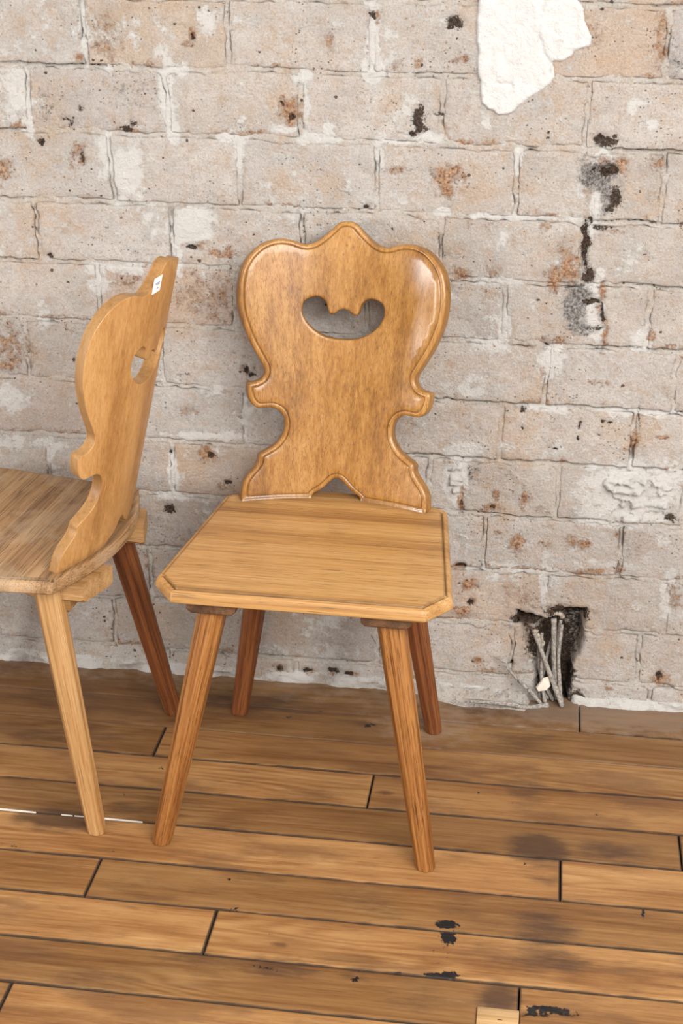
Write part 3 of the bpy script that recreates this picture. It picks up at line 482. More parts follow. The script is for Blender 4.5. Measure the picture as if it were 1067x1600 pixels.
wall = None
def build_wall():
    global wall
    xs = np.concatenate([np.arange(XL, -1.12, 0.014), np.arange(-1.12, 0.46, 0.0031), np.arange(0.46, XR, 0.014)])
    zs = np.concatenate([np.arange(-0.02, 1.345, 0.0031), np.arange(1.345, CZ[-1], 0.012)])
    X, Z = np.meshgrid(xs, zs, indexing='ij')
    wx, wz = warp(X, Z)
    Xi = X-wx; Zi = Z-wz
    D = np.full(X.shape, -0.02); HB = np.zeros(X.shape); under = np.zeros(X.shape)
    for c, row in enumerate(BR):
        for (a, b, i) in row:
            x0, x1, z0, z1, pr, tx, tz, tint, _ = info[i]
            m = (Xi > x0-0.02) & (Xi < x1+0.02) & (Zi > z0-0.02) & (Zi < z1+0.02)
            if not m.any(): continue
            xm, zm = Xi[m], Zi[m]
            d = np.minimum(np.minimum(xm-x0, x1-xm), np.minimum(zm-z0, z1-zm))
            D[m] = np.maximum(D[m], d)
            k = d > -0.001
            hb = brick_height(X[m], Z[m], pr, tx, tz, (x0+x1)/2, (z0+z1)/2, np.maximum(d, 0))
            t = HB[m]; t[k] = hb[k]; HB[m] = t
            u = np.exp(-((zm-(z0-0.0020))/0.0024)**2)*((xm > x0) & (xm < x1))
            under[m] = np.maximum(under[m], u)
    O, Dk, Gy, Wh = stain(X, Z)
    base = -0.0006 + fbm(X*10, Z*10, 11, 4)*0.0026 + fbm(X*60, Z*60, 13, 4)*0.0020
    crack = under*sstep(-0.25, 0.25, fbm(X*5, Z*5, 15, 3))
    hm = base - crack*0.0090
    smear = np.maximum(Wh*0.62, sstep(0.50, 0.95, fbm(X*9, Z*12, 19, 5))*0.75)
    nz = fbm(X*75, Z*75, 21, 4)*0.24
    cov = sstep(0.42, 0.62, smear+nz)
    ins = sstep(0.000, 0.006, D + fbm(X*40, Z*40, 29, 3)*0.0058)
    h = hm*(1-ins) + (-0.014)*ins
    lump = fbm(X*30+Z*20, Z*45, 37, 4)
    h = np.maximum(h, (np.maximum(HB, base-0.001)+0.0003+np.clip(lump, -0.4, 1)*0.0012)*cov + (-0.014)*(1-cov))
    # lumpy mortar trowelled over the bricks on the right
    rid = blob_field(X, Z, [(0.185, 0.45, 0.065, 0.045, 1.0), (0.25, 0.42, 0.05, 0.035, 1.0), (-0.13, 0.455, 0.02, 0.04, 0.7)])
    h = h + rid*np.abs(fbm(X*22+Z*30, Z*50-X*12, 47, 4))*0.020*cov
    # the white kicker of mortar along the floor
    band = sstep(0.034, 0.020, Z + fbm(X*16, Z*4, 53, 4)*0.007)*sstep(0.145, 0.085, X)
    strip = sstep(0.016, 0.012, Z - (X-0.10)*0.03 + fbm(X*24, Z*2, 57, 3)*0.004)*sstep(0.10, 0.12, X)
    lowb = np.maximum(band*(X < 0.03), strip)
    h = np.maximum(h, lowb*(0.0065 + fbm(X*26, Z*50, 59, 5)*0.0075) - (1-lowb)*0.02)
    # dents
    h = h - Dk*0.006*(Dk > 0.15)
    hp = hole_push(X, Z)
    ledge = np.exp(-((Z-0.176)/0.006)**2)*0.022
    shal = sstep(0.052, 0.030, X + fbm(X*40, Z*40, 68, 3)*0.006)*sstep(0.182, 0.172, Z)
    deep = -(0.062 + fbm(X*28, Z*28, 67, 4)*0.020) + ledge + sstep(0.09, 0.02, Z)*0.012 + shal*0.040
    h = h*(1-hp) + deep*hp
    P = np.stack([X, -h, Z], -1)
    me = grid_mesh('wall_back', P, flip=True)
    Wh2 = np.maximum(Wh, np.maximum(lowb*(0.45+0.45*(X > 0.1)), cov*0.30))
    Dk2 = np.maximum(Dk, crack*0.55)  # shade under each brick also painted dark along the cracks
    hole_dark = hp*(0.62 + 0.5*sstep(-0.3, 0.4, fbm(X*20, Z*20, 71, 3)))*(1-0.65*shal)*(1-0.5*ledge/0.022)  # inside of the hole darker, less on the ledge and shallow part
    Dk2 = np.maximum(Dk2*(1-lowb), hole_dark)
    Wh2 = Wh2*(1-hp)
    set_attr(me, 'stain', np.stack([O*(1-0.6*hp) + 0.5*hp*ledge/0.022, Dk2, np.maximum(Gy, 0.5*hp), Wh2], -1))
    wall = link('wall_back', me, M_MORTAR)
    tag(wall, kind='structure')

def build_bricks():
    for (x0, x1, z0, z1, pr, tx, tz, tint, c) in info:
        inview = x1 > -1.12 and x0 < 0.45 and z0 < 1.34
        cell = 0.0042 if inview else 0.016
        nx = max(4, int((x1-x0)/cell)); nz = max(4, int((z1-z0)/cell))
        u = np.linspace(0, 1, nx+1); w = np.linspace(0, 1, nz+1)
        # rows close to the edge so that the arris reads
        u = np.sort(np.concatenate([u, [0.002/(x1-x0), 1-0.002/(x1-x0)]])); w = np.sort(np.concatenate([w, [0.002/(z1-z0), 1-0.002/(z1-z0)]]))
        u = np.concatenate([[0], u, [1]]); w = np.concatenate([[0], w, [1]])
        X, Z = np.meshgrid(x0+u*(x1-x0), z0+w*(z1-z0), indexing='ij')
        d = np.minimum(np.minimum(X-x0, x1-X), np.minimum(Z-z0, z1-Z))
        # rounded, worn corners
        cr = 0.010
        ax = np.clip(cr-np.minimum(X-x0, x1-X), 0, cr); az = np.clip(cr-np.minimum(Z-z0, z1-Z), 0, cr)
        d = np.maximum(np.minimum(d, cr-np.hypot(ax, az)), 0)
        wx, wz = warp(X, Z)
        Xw = X+wx; Zw = Z+wz
        h = brick_height(Xw, Zw, pr, tx, tz, (x0+x1)/2, (z0+z1)/2, d)
        O, Dk, Gy, Wh = stain(Xw, Zw) if inview else [np.zeros(X.shape)]*4
        eb = sstep(0.016, 0.002, Z-z0)*0.9 + sstep(0.010, 0.001, np.minimum(X-x0, x1-X))*0.5
        O = np.maximum(O, np.clip(eb, 0, 1)*sstep(0.0, 0.6, fbm(Xw*14, Zw*14, 87, 4))*0.75)
        h = h - Dk*0.006*(Dk > 0.15)
        hp = np.zeros(X.shape)
        if x1 > -0.03 and x0 < 0.15 and z0 < 0.23:
            hp = hole_push(Xw, Zw)
            h = h*(1-hp) - 0.085*hp
        Y = -h
        sk = np.zeros(X.shape, bool); sk[0] = sk[-1] = True; sk[:, 0] = sk[:, -1] = True
        Y[sk] = np.maximum(Y[sk], 0.028)
        me = grid_mesh('brick', np.stack([Xw, Y, Zw], -1), flip=True)
        set_attr(me, 'stain', np.stack([O, np.maximum(Dk, hp*0.9), Gy, Wh*0.9], -1))
        b = link('brick', me, M_BRICK, wall)
        b.color = (*tint, 1)

build_wall()
build_bricks()

# plaster left on the wall at the top right
PATCH = [(-0.122, 1.47), (-0.126, 1.2951), (-0.1272, 1.2456), (-0.1233, 1.1953), (-0.1182, 1.1615), (-0.1135, 1.1341), (-0.1042, 1.124), (-0.0825, 1.1143), (-0.0616, 1.1184), (-0.0518, 1.1308), (-0.0281, 1.1452), (-0.0082, 1.1611), (0.0045, 1.1784), (-0.0005, 1.2019), (0.0167, 1.2023), (0.0282, 1.211), (0.0292, 1.221), (0.0495, 1.2232), (0.0577, 1.2284), (0.0583, 1.2433), (0.0481, 1.266), (0.0433, 1.2855), (0.0339, 1.2983), (0.022, 1.36), (0.03, 1.47)]
def build_patch():
    xs = np.arange(-0.145, 0.075, 0.0026); zs = np.arange(1.10, 1.48, 0.0026)
    X, Z = np.meshgrid(xs, zs, indexing='ij')
    s = poly_sd(X, Z, PATCH) + fbm(X*60, Z*60, 101, 4)*0.0028
    crk = line_dist(X + fbm(X*60, Z*60, 105, 2)*0.002, Z, [(-0.02, 1.30), (-0.026, 1.245), (-0.018, 1.222), (-0.006, 1.203), (-0.001, 1.18)])
    crk2 = line_dist(X, Z+fbm(X*60, Z*60, 107, 2)*0.002, [(-0.088, 1.166), (-0.066, 1.164), (-0.064, 1.158)])
    side = sstep(-0.003, 0.003, X-(-0.024)+(1.25-Z)*0.25)
    h = 0.0078 + fbm(X*24, Z*8, 103, 4)*0.0016 + fbm(X*70, Z*26, 109, 4)*0.0013 - side*0.0022 - np.exp(-(crk/0.0022)**2)*0.0045 - np.exp(-(crk2/0.0018)**2)*0.0035
    h = h*sstep(-0.001, 0.0035, s) - 0.008*sstep(0.0005, -0.0015, s)
    me = grid_mesh('plaster_patch', np.stack([X, -h, Z], -1), flip=True)
    z = np.zeros(X.shape)
    set_attr(me, 'stain', np.stack([z, np.exp(-(crk/0.0018)**2)*0.3, z, z+0.6], -1))
    link('plaster_patch', me, M_PLASTER, wall)
build_patch()

def build_mound():
    n = 70; m = 24
    a = np.linspace(-0.24, 0.034, n); b = np.linspace(0, 1, m)
    A, Bv = np.meshgrid(a, b, indexing='ij')
    wdt = 0.012 + 0.036*sstep(-0.20, -0.09, A)*1.0 + fbm(A*18, Bv, 111, 3)*0.006
    wdt = wdt*sstep(0.036, 0.022, A)+0.001
    Y = 0.006 - Bv*(wdt+0.006)
    Hh = (0.020+fbm(A*25, Bv*2, 113, 3)*0.006)*(1-sstep(0.30, 1.0, Bv)*0.95) + fbm(A*60, Bv*6, 115, 3)*0.0014
    Hh = Hh*sstep(0.036, 0.020, A)*sstep(-0.245, -0.19, A)
    Hh[:, -1] = -0.002
    me = grid_mesh('mortar_mound', np.stack([A, Y, np.maximum(Hh, -0.002)], -1), flip=True)
    z = np.zeros(A.shape)
    set_attr(me, 'stain', np.stack([z+0.05, sstep(0.6, 1.0, Bv)*0.30, z+0.35, 0.5*sstep(0.5, 0.1, Bv)], -1))
    link('mortar_mound', me, M_MORTAR, wall)
build_mound()

# ---------------------------------------------------------------- the plank floor
floor_me = mesh('floor', [(XL, -1.72, -0.016), (XR, -1.72, -0.016), (XR, 0.06, -0.016), (XL, 0.06, -0.016),
                          (XL, -1.72, -0.05), (XR, -1.72, -0.05), (XR, 0.06, -0.05), (XL, 0.06, -0.05)],
                [(0, 1, 2, 3), (7, 6, 5, 4), (0, 4, 5, 1), (1, 5, 6, 2), (2, 6, 7, 3), (3, 7, 4, 0)])
floor = link('floor', floor_me, M_SUB, smooth=False)
tag(floor, kind='structure')
FY = [0.020, -0.102, -0.199, -0.300, -0.403, -0.500, -0.606, -0.706, -0.811, -0.909, -1.010, -1.112, -1.212, -1.315, -1.415, -1.515, -1.615, -1.715]
FJ = {0: [-1.4, 0.1275], 1: [-1.1, 0.95], 2: [-0.645, 0.62], 3: [-1.5, -0.239, 0.85], 4: [-1.2, 0.291], 5: [-1.35, 0.0935, 1.1], 6: [-0.653, 0.75],
      7: [-1.45, -0.438, 0.55], 8: [-1.05, 0.0355, 1.0], 9: [-0.7, 0.45], 10: [-1.2, 0.1], 11: [-0.5, 0.7], 12: [-1.0, 0.3], 13: [-0.2, 0.9], 14: [-0.8, 0.5], 15: [0.1], 16: [-0.6, 0.8]}
# tone of the planks left to right; rows by the wall darkened for weaker light
TONE = {0: [.66, .58, .60], 1: [.70, .66, .8], 2: [.72, .88, .9], 3: [.9, 1.12, 1.00, 1], 4: [.9, .74, .80], 5: [1, 1.24, 1.14, 1], 6: [1.02, .86, .9],
        7: [1, 1.22, 1.14, 1], 8: [.9, .82, 1.02, 1], 9: [1, 1.16, 1]}
def build_planks():
    rr = random.Random(3)
    for r in range(len(FY)-1):
        ya, yb = FY[r+1], FY[r]
        xj = [XL] + FJ.get(r, []) + [XR]
        for k, (xa, xb) in enumerate(zip(xj[:-1], xj[1:])):
            g = 0.0007 if (r in (0, 1) and xa < 0.1) else 0.0012
            gx = 0.0012
            x0, x1, y0, y1 = xa+gx, xb-gx, ya+g, yb-g
            near = [v for v in np.arange(x0+0.006, x1-0.006, 0.007) if -1.15 < v < 0.5]
            far = [v for v in np.arange(x0+0.05, x1-0.05, 0.05) if not (-1.17 < v < 0.52)]
            xs = np.array([x0, x0, x0+0.0012, x0+0.003] + sorted(near+far) + [x1-0.003, x1-0.0012, x1, x1])
            inner = np.linspace(y0+0.006, y1-0.006, max(3, int((y1-y0)/0.0065)) if r < 11 else 4)
            ys = np.array([y0, y0, y0+0.0012, y0+0.003] + list(inner) + [y1-0.003, y1-0.0012, y1, y1])
            X, Y = np.meshgrid(xs, ys, indexing='ij')
            wob = fbm(X*7, Y*0+ya*31, 121+r, 3)*0.0008*np.clip((Y-(y0+y1)/2)/((y1-y0)/2), -1, 1)
            e = np.minimum(np.minimum(X-x0, x1-X), np.minimum(Y-y0, y1-Y))
            z = -0.0013*np.clip(1-e/0.003, 0, 1)**2 + fbm(X*5, Y*12, 131+r*3+k, 3)*0.0003
            # the split in the board by the pale inlay
            d = line_dist(X, Y, [(0.040, -0.866), (0.075, -0.861), (0.118, -0.856)])
            sp = sstep(0.0055, 0.0015, d*(1+1.2*sstep(0.05, 0.12, X)))*(r == 8)
            z = z - sp*0.009
            # a hollow under the inlay
            if r == 8:
                inl = (X > -0.024) & (X < 0.0375) & (Y > -0.9) & (Y < -0.862)
                z = np.where(inl, z-0.006, z)
            sk = np.zeros(X.shape, bool); sk[0] = sk[-1] = True; sk[:, 0] = sk[:, -1] = True
            z = np.where(sk, -0.017, z)
            me = grid_mesh('plank', np.stack([X, Y+wob, z], -1))
            wx = fbm(X*60, Y*60, 141, 3)*0.004
            S = blob_field(X+wx, Y+wx, STAIN); Bk = blob_field(X+wx*0.5, Y+wx*0.5, BLACK)
            edge = sstep(0.0024, 0.0004, e - 0.0012*fbm(X*30, Y*3, 151, 4))*0.92*(0.35 if (r in (0, 1) and xa < 0.1) else 1.0)
            edge = np.maximum(edge, sp*0.8)
            paleness = sstep(-0.13, -0.01, Y)*0.8 + blob_field(X, Y, [(-0.16, -0.13, 0.10, 0.06, 1.0), (0.0, -0.09, 0.12, 0.03, .6), (0.2, -0.05, 0.2, 0.05, .8)])
            set_attr(me, 'stain', np.stack([S, Bk, edge, paleness], -1))
            p_ = link('plank', me, M_PLANK, floor)
            tl = TONE.get(r, [1.0, .9, 1.1])
            tn = tl[k] if k < len(tl) else rr.uniform(.85, 1.1)
            p_.color = (tn, tn*(0.985+0.03*(tn-1)), tn*(0.97+0.1*(tn-1)), 1)
build_planks()

def slab(name, x0, x1, y0, y1, z0, z1, mat, parent, bev=0.0006):
    xs = [x0, x0, x0+bev, x1-bev, x1, x1]; ys = [y0, y0, y0+bev, y1-bev, y1, y1]
    X, Y = np.meshgrid(xs, ys, indexing='ij')
    Zz = np.full(X.shape, z1); Zz[1] -= bev; Zz[-2] -= bev; Zz[:, 1] -= bev; Zz[:, -2] -= bev
    Zz[0] = Zz[-1] = z0; Zz[:, 0] = Zz[:, -1] = z0
    me = grid_mesh(name, np.stack([X, Y, Zz], -1))
    return link(name, me, mat, parent, smooth=False)
inlay = slab('wood_inlay', -0.023, 0.0365, -0.9075, -0.8625, -0.006, 0.0008, M_PATCH, floor)
inlay['label'] = 'small square of pale new wood let into a board'
slab('nail_head', 0.006, 0.0135, -0.8865, -0.8845, 0.0, 0.0011, M_SUB, floor)
# white strips painting the glint along the seam between two boards
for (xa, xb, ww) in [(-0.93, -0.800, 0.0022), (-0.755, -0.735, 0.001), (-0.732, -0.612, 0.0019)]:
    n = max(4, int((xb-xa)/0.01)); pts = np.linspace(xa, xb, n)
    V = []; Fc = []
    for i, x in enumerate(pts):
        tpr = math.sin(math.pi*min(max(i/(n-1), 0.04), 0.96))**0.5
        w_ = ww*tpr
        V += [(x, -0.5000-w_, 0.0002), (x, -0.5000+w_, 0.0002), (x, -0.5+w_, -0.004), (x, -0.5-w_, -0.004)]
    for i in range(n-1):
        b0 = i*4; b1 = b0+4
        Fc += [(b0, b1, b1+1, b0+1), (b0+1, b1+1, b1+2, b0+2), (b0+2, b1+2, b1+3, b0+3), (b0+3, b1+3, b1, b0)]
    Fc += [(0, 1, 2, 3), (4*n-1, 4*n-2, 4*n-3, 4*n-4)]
    link('seam_glint', mesh('seam_glint', V, Fc), M_GLINT, floor, smooth=False)

# ---------------------------------------------------------------- chairs
HS = 0.4698
YB, RB, TANR, TB = 0.3777, 0.3534, 0.23, 0.022
LEFT = [(-0.008, 0.4675), (-0.016, 0.4640), (-0.0235, 0.4565), (-0.0315, 0.4490), (-0.042, 0.4402), (-0.0525, 0.4333), (-0.0615, 0.4302), (-0.0705, 0.4298), (-0.0814, 0.4331), (-0.094, 0.4372), (-0.1082, 0.4391), (-0.1222, 0.4379), (-0.1376, 0.4326), (-0.1511, 0.4228), (-0.1626, 0.4092), (-0.1706, 0.3922), (-0.1745, 0.3713), (-0.1753, 0.3501), (-0.1733, 0.3286), (-0.1691, 0.3103), (-0.1628, 0.2919), (-0.1543, 0.2714), (-0.1445, 0.2526), (-0.1352, 0.2356), (-0.1297, 0.2245), (-0.1293, 0.2160), (-0.1333, 0.2085), (-0.1405, 0.2040), (-0.1489, 0.2026), (-0.1552, 0.2020), (-0.1567, 0.1990), (-0.1560, 0.1857), (-0.1521, 0.1726), (-0.1459, 0.1632), (-0.1374, 0.1580), (-0.126, 0.1577), (-0.1153, 0.1575), (-0.1044, 0.1524), (-0.0968, 0.1430), (-0.0935, 0.1302), (-0.0948, 0.1155), (-0.1009, 0.1027), (-0.1097, 0.0931), (-0.1203, 0.0863), (-0.1308, 0.0803), (-0.1353, 0.0751), (-0.1355, 0.0676), (-0.1383, 0.0603), (-0.1452, 0.0516), (-0.1537, 0.0412), (-0.1587, 0.0305), (-0.1608, 0.0158), (-0.161, -0.001)]
NOTCH = [(-0.0445, -0.001), (-0.0425, 0.0034), (-0.0383, 0.0080), (-0.0301, 0.0130), (-0.0209, 0.0205), (-0.0126, 0.0290), (-0.0061, 0.0345), (0, 0.0357)]
HOLE_B = [(-0.0706, 0.3262), (-0.0690, 0.3330), (-0.0640, 0.3388), (-0.0550, 0.3425), (-0.0455, 0.3435), (-0.0365, 0.3400), (-0.0305, 0.3330), (-0.0275, 0.3230), (-0.0245, 0.3165), (-0.0195, 0.3140), (-0.0145, 0.3165), (-0.0085, 0.3215), (0.0, 0.3240)]
HOLE_L = [(0.0, 0.2735), (-0.0130, 0.2738), (-0.0300, 0.2775), (-0.0450, 0.2850), (-0.0580, 0.2960), (-0.0665, 0.3080), (-0.0700, 0.3180)]

def resample(pts, step, closed=True):
    P = np.array(pts, float)
    if closed: P = np.vstack([P, P[:1]])
    # Catmull-Rom through the points, then even spacing
    out = []
    n = len(P)
    for i in range(n-1):
        p0 = P[i-1] if i > 0 else (P[-2] if closed else P[0]); p1 = P[i]; p2 = P[i+1]
        p3 = P[i+2] if i+2 < n else (P[1] if closed else P[-1])
        a1 = p2-p1
        # keep corners sharp where the path turns hard
        def ang(u, v):
            return np.dot(u, v)/max(np.linalg.norm(u)*np.linalg.norm(v), 1e-12)
        m1 = (p2-p0)/2 if ang(p1-p0, p2-p1) > 0.45 else (p2-p1)
        m2 = (p3-p1)/2 if ang(p2-p1, p3-p2) > 0.45 else (p2-p1)
        L = np.linalg.norm(a1)
        if np.linalg.norm(m1) > 1e-12: m1 = m1/np.linalg.norm(m1)*L
        if np.linalg.norm(m2) > 1e-12: m2 = m2/np.linalg.norm(m2)*L
        for t in np.linspace(0, 1, 12, endpoint=False):
            out.append((2*t**3-3*t**2+1)*p1 + (t**3-2*t**2+t)*m1 + (-2*t**3+3*t**2)*p2 + (t**3-t**2)*m2)
    out.append(P[-1])
    Q = np.array(out); s = np.r_[0, np.cumsum(np.hypot(*np.diff(Q, axis=0).T))]
    k = max(3, int(round(s[-1]/step)))
    t = np.linspace(0, s[-1], k+1)
    R_ = np.stack([np.interp(t, s, Q[:, 0]), np.interp(t, s, Q[:, 1])], -1)
    return R_[:-1] if closed else R_

def sd_many(P, loops):
    X = P[:, 0]; Z = P[:, 1]
    s = poly_sd(X, Z, loops[0])
    for l in loops[1:]:
        s = np.minimum(s, -poly_sd(X, Z, l))
    return s

def plate(name, loops, offsets, cell, front, back):
    """solid plate with holes; front(P, d) / back(P, d) -> 3-D points, d = distance from the edge"""
    pts = [tuple(q) for l in loops for q in l]
    edges = []; b = 0
    for l in loops:
        n = len(l); edges += [(b+i, b+(i+1) % n) for i in range(n)]; b += n
    nb = len(pts)
    extra = []
    for off in offsets:
        for l in loops:
            P = np.array(l); T = np.roll(P, -1, 0)-np.roll(P, 1, 0)
            T /= np.maximum(np.linalg.norm(T, axis=1, keepdims=True), 1e-9)
            N = np.stack([-T[:, 1], T[:, 0]], -1)
            for sg in (1, -1):
                Q = P+sg*N*off
                s = sd_many(Q, loops)
                extra.append(Q[s > off*0.985])
    allP = np.array(loops[0]); mn = allP.min(0); mx = allP.max(0)
    gx, gz = np.meshgrid(np.arange(mn[0], mx[0], cell), np.arange(mn[1], mx[1], cell))
    Gd = np.stack([gx.ravel(), gz.ravel()], -1)
    Gd = Gd[sd_many(Gd, loops) > max(offsets)+cell*0.45]
    extra.append(Gd)
    E = np.vstack(extra)
    # thin out near duplicates
    key = np.round(E/0.0006).astype(int)
    _, ui = np.unique(key, axis=0, return_index=True)
    E = E[np.sort(ui)]
    vin = [Vector(q) for q in pts] + [Vector(q) for q in E]
    ov, oe, of, _, _, _ = delaunay_2d_cdt(vin, edges, [], 0, 1e-7)
    V = np.array([tuple(v) for v in ov]); Fc = np.array([tuple(f) for f in of])
    cen = V[Fc].mean(1)
    Fc = Fc[sd_many(cen, loops) > -1e-6]
    d = np.maximum(sd_many(V, loops), 0)
    d[d < 2e-5] = 0
    Fr = front(V, d); Bk = back(V, d)
    n = len(V)
    verts = np.vstack([Fr, Bk])
    a = V[Fc]; area2 = (a[:, 1, 0]-a[:, 0, 0])*(a[:, 2, 1]-a[:, 0, 1])-(a[:, 2, 0]-a[:, 0, 0])*(a[:, 1, 1]-a[:, 0, 1])
    Fc = np.where(area2[:, None] > 0, Fc, Fc[:, ::-1])
    faces = [tuple(f) for f in Fc] + [tuple(f[::-1]+n) for f in Fc]
    # sides: edges used once
    cnt = {}
    for f in Fc:
        for i in range(3):
            e = (f[i], f[(i+1) % 3]); cnt[e] = cnt.get(e, 0)+1
    for (i, j) in cnt:
        if (j, i) not in cnt: faces.append((i, i+n, j+n, j))
    me = mesh(name, verts, faces)
    return me

def back_loops():
    left = LEFT[::-1]                      # from the foot up
    right = [(-x, z) for x, z in LEFT]     # from the tip down
    foot = [(-x, z) for x, z in NOTCH[:-1]] + NOTCH[::-1]
    top = [(0.0, 0.4683)]
    outer = left + top + right + foot
    o = resample(outer, 0.0026)
    h = HOLE_B + [(-x, z) for x, z in HOLE_B[:-1][::-1]] + [(-x, z) for x, z in HOLE_L[1:][::-1]] + HOLE_L[:1] + HOLE_L[1:]
    hl = resample(h, 0.0024)
    return [o, hl]

def build_back(name, mat, parent, zs=1.0):
    loops = back_loops()
    outer = np.array(loops[0]); hole = np.array(loops[1])
    def parts(V, d):
        dh = -poly_sd(V[:, 0], V[:, 1], hole)          # distance from the pierced opening
        do = poly_sd(V[:, 0], V[:, 1], outer)
        return np.maximum(do, 0), np.maximum(dh, 0)
    def surf(V, off):
        x = V[:, 0]; s = V[:, 1]*zs
        k = 1-off/RB*0.0
        # normal of the ruled cylinder
        nx = x/RB; ny = np.ones_like(x); nz = np.full_like(x, -TANR)
        L = np.sqrt(nx**2+ny**2+nz**2)
        y = YB - x**2/2/RB + TANR*s
        return np.stack([x+nx/L*off, y+ny/L*off, HS+s+nz/L*off*np.clip(s/0.02, 0, 1)], -1)
    def front(V, d):
        do, dh = parts(V, d)
        # bead: groove 8.5 mm in, then a rounded lip falling to the edge
        r = np.clip(1-do/0.0075, 0, 1)
        dep = 0.0050*(1-np.sqrt(np.clip(1-r*r, 0, 1)))
        dep = dep + 0.0016*np.exp(-((do-0.0083)/0.0011)**2) + 0.0007*sstep(0.0090, 0.0080, do)
        low = np.clip(V[:, 1]/0.006, 0, 1)
        dep = dep*low
        r2_ = np.clip(1-dh/0.0042, 0, 1)
        dep = np.maximum(dep, 0.0034*(1-np.sqrt(np.clip(1-r2_*r2_, 0, 1))))
        return surf(V, dep)
    def back(V, d):
        do, dh = parts(V, d)
        m = np.minimum(do, dh)
        r = np.clip(1-m/0.0010, 0, 1)
        return surf(V, TB-0.0008*(1-np.sqrt(np.clip(1-r*r, 0, 1))))
    me = plate(name, loops, [0.0006, 0.0014, 0.0026, 0.0042, 0.0060, 0.0072, 0.0083, 0.0094, 0.0115], 0.0085, front, back)
    co = np.array([v.co[:] for v in me.vertices])
    P2 = np.stack([co[:, 0], (co[:, 2]-HS)/zs], -1)
    do = poly_sd(P2[:, 0], P2[:, 1], outer)
    g = np.exp(-((do-0.0083)/0.0012)**2)*0.55*(co[:, 1] < YB-co[:, 0]**2/2/RB+TANR*P2[:, 1]+0.008)  # bead groove darkened in colour to strengthen its shade
    g = np.maximum(g, sstep(0.012, 0.0, P2[:, 1])*0.35)
    deg = np.zeros(len(co)); nb = len(loops[0])+len(loops[1]); half = len(co)//2
    deg[:nb] = 1; deg[half:half+nb] = 1      # the sawn edge, darker end grain
    g = np.maximum(g, deg*0.42)
    set_attr(me, 'dirt_shade', np.stack([g, g, g, g*0+1], -1))
    o = link(name, me, mat, parent)
    edge_split(o)
    return o

def edge_split(o, deg=38):
    m = o.modifiers.new('split', 'EDGE_SPLIT'); m.split_angle = math.radians(deg)

YE, RE = 0.4095, 0.4253
def seat_outline(sp):
    """inner line points -> outer outline; returns (outer loop, index range of the moulded run)"""
    a, b, cc, wb, m = sp['a'], sp['b'], sp['cc'], sp['wb'], sp['m']
    yr = lambda x: YE - x*x/2/RE
    ysl = (wb-b)/(sp['d']-cc)
    # offset the front, chamfer and side lines outward by m
    chx, chy = b-a, cc; L = math.hypot(chx, chy)
    def inter(p, u, q, v):
        det = u[0]*(-v[1])-u[1]*(-v[0]); t = ((q[0]-p[0])*(-v[1])-(q[1]-p[1])*(-v[0]))/det
        return (p[0]+u[0]*t, p[1]+u[1]*t)
    fp, fu = (0, -m), (1, 0)
    cn = (chy/L, -chx/L); cp = (a+cn[0]*m, cn[1]*m); cu = (chx, chy)
    sl = math.hypot(ysl, 1); sp_, su = (b+m/sl, cc), (ysl, 1)
    p1 = inter(fp, fu, cp, cu); p2 = inter(cp, cu, sp_, su)
    # side meets the rear arc
    y = sp['d']
    for _ in range(20):
        x = b+m/sl+ysl*(y-cc); y = yr(x)
    p3 = (x, y)
    return p1, p2, p3, yr

def poly_even(P, step):
    out = []
    for (x0, y0), (x1, y1) in zip(P[:-1], P[1:]):
        n = max(1, int(round(math.hypot(x1-x0, y1-y0)/step)))
        out += [(x0+(x1-x0)*i/n, y0+(y1-y0)*i/n) for i in range(n)]
    return out + [P[-1]]

def build_seat(name, sp, mat, parent):
    p1, p2, p3, yr = seat_outline(sp)
    mould = [(-p3[0], p3[1]), (-p2[0], p2[1]), (-p1[0], p1[1]), p1, p2, p3]
    run = poly_even(mould, 0.004)
    arc = [(x, yr(x)) for x in np.linspace(p3[0], -p3[0], 90)][1:-1]
    outer = run + arc
    loops = [np.array(outer)]
    arcp = [p3] + arc + [(-p3[0], p3[1])]
    TH = 0.0235
    def top(V, d):
        dm = line_dist(V[:, 0], V[:, 1], mould); da = line_dist(V[:, 0], V[:, 1], arcp)
        m = sp['m']
        r = np.clip(1-dm/(m-0.0025), 0, 1)
        dep = 0.0024*sstep(m+0.0008, m-0.0008, dm) + 0.0018*np.exp(-((dm-(m-0.0008))/0.0014)**2) + 0.0130*(1-np.sqrt(np.clip(1-r**2.0, 0, 1)))
        r2_ = np.clip(1-da/0.004, 0, 1)
        dep = np.maximum(dep, 0.003*(1-np.sqrt(np.clip(1-r2_*r2_, 0, 1))))
        return np.stack([V[:, 0], V[:, 1], HS-dep], -1)
    def bot(V, d):
        r = np.clip(1-d/0.005, 0, 1)
        return np.stack([V[:, 0], V[:, 1], HS-TH+0.0035*(1-np.sqrt(np.clip(1-r*r, 0, 1)))], -1)
    m = sp['m']
    me = plate(name, loops, [0.0007, 0.0018, 0.0035, 0.0055, 0.008, m-0.0024, m-0.0008, m+0.0008, m+0.004], 0.02, top, bot)
    co = np.array([v.co[:] for v in me.vertices])
    dm = line_dist(co[:, 0], co[:, 1], mould)
    g = np.exp(-((dm-(m-0.0004))/0.0017)**2)*(co[:, 2] > HS-0.012)*(0.85+0.25*fbm(co[:, 0]*30, co[:, 1]*30, 201, 3))  # moulding groove painted darker, as its own shade is weak
    # darker where the back board meets the seat
    bd = np.abs(co[:, 1]-(YB+0.011-co[:, 0]**2/2/RB))
    g = np.maximum(g, sstep(0.022, 0.012, bd)*(np.abs(co[:, 0]) < 0.165)*0.5)
    set_attr(me, 'dirt_shade', np.stack([g, g, g, g*0+1], -1))
    o = link(name, me, mat, parent); edge_split(o, 30); return o

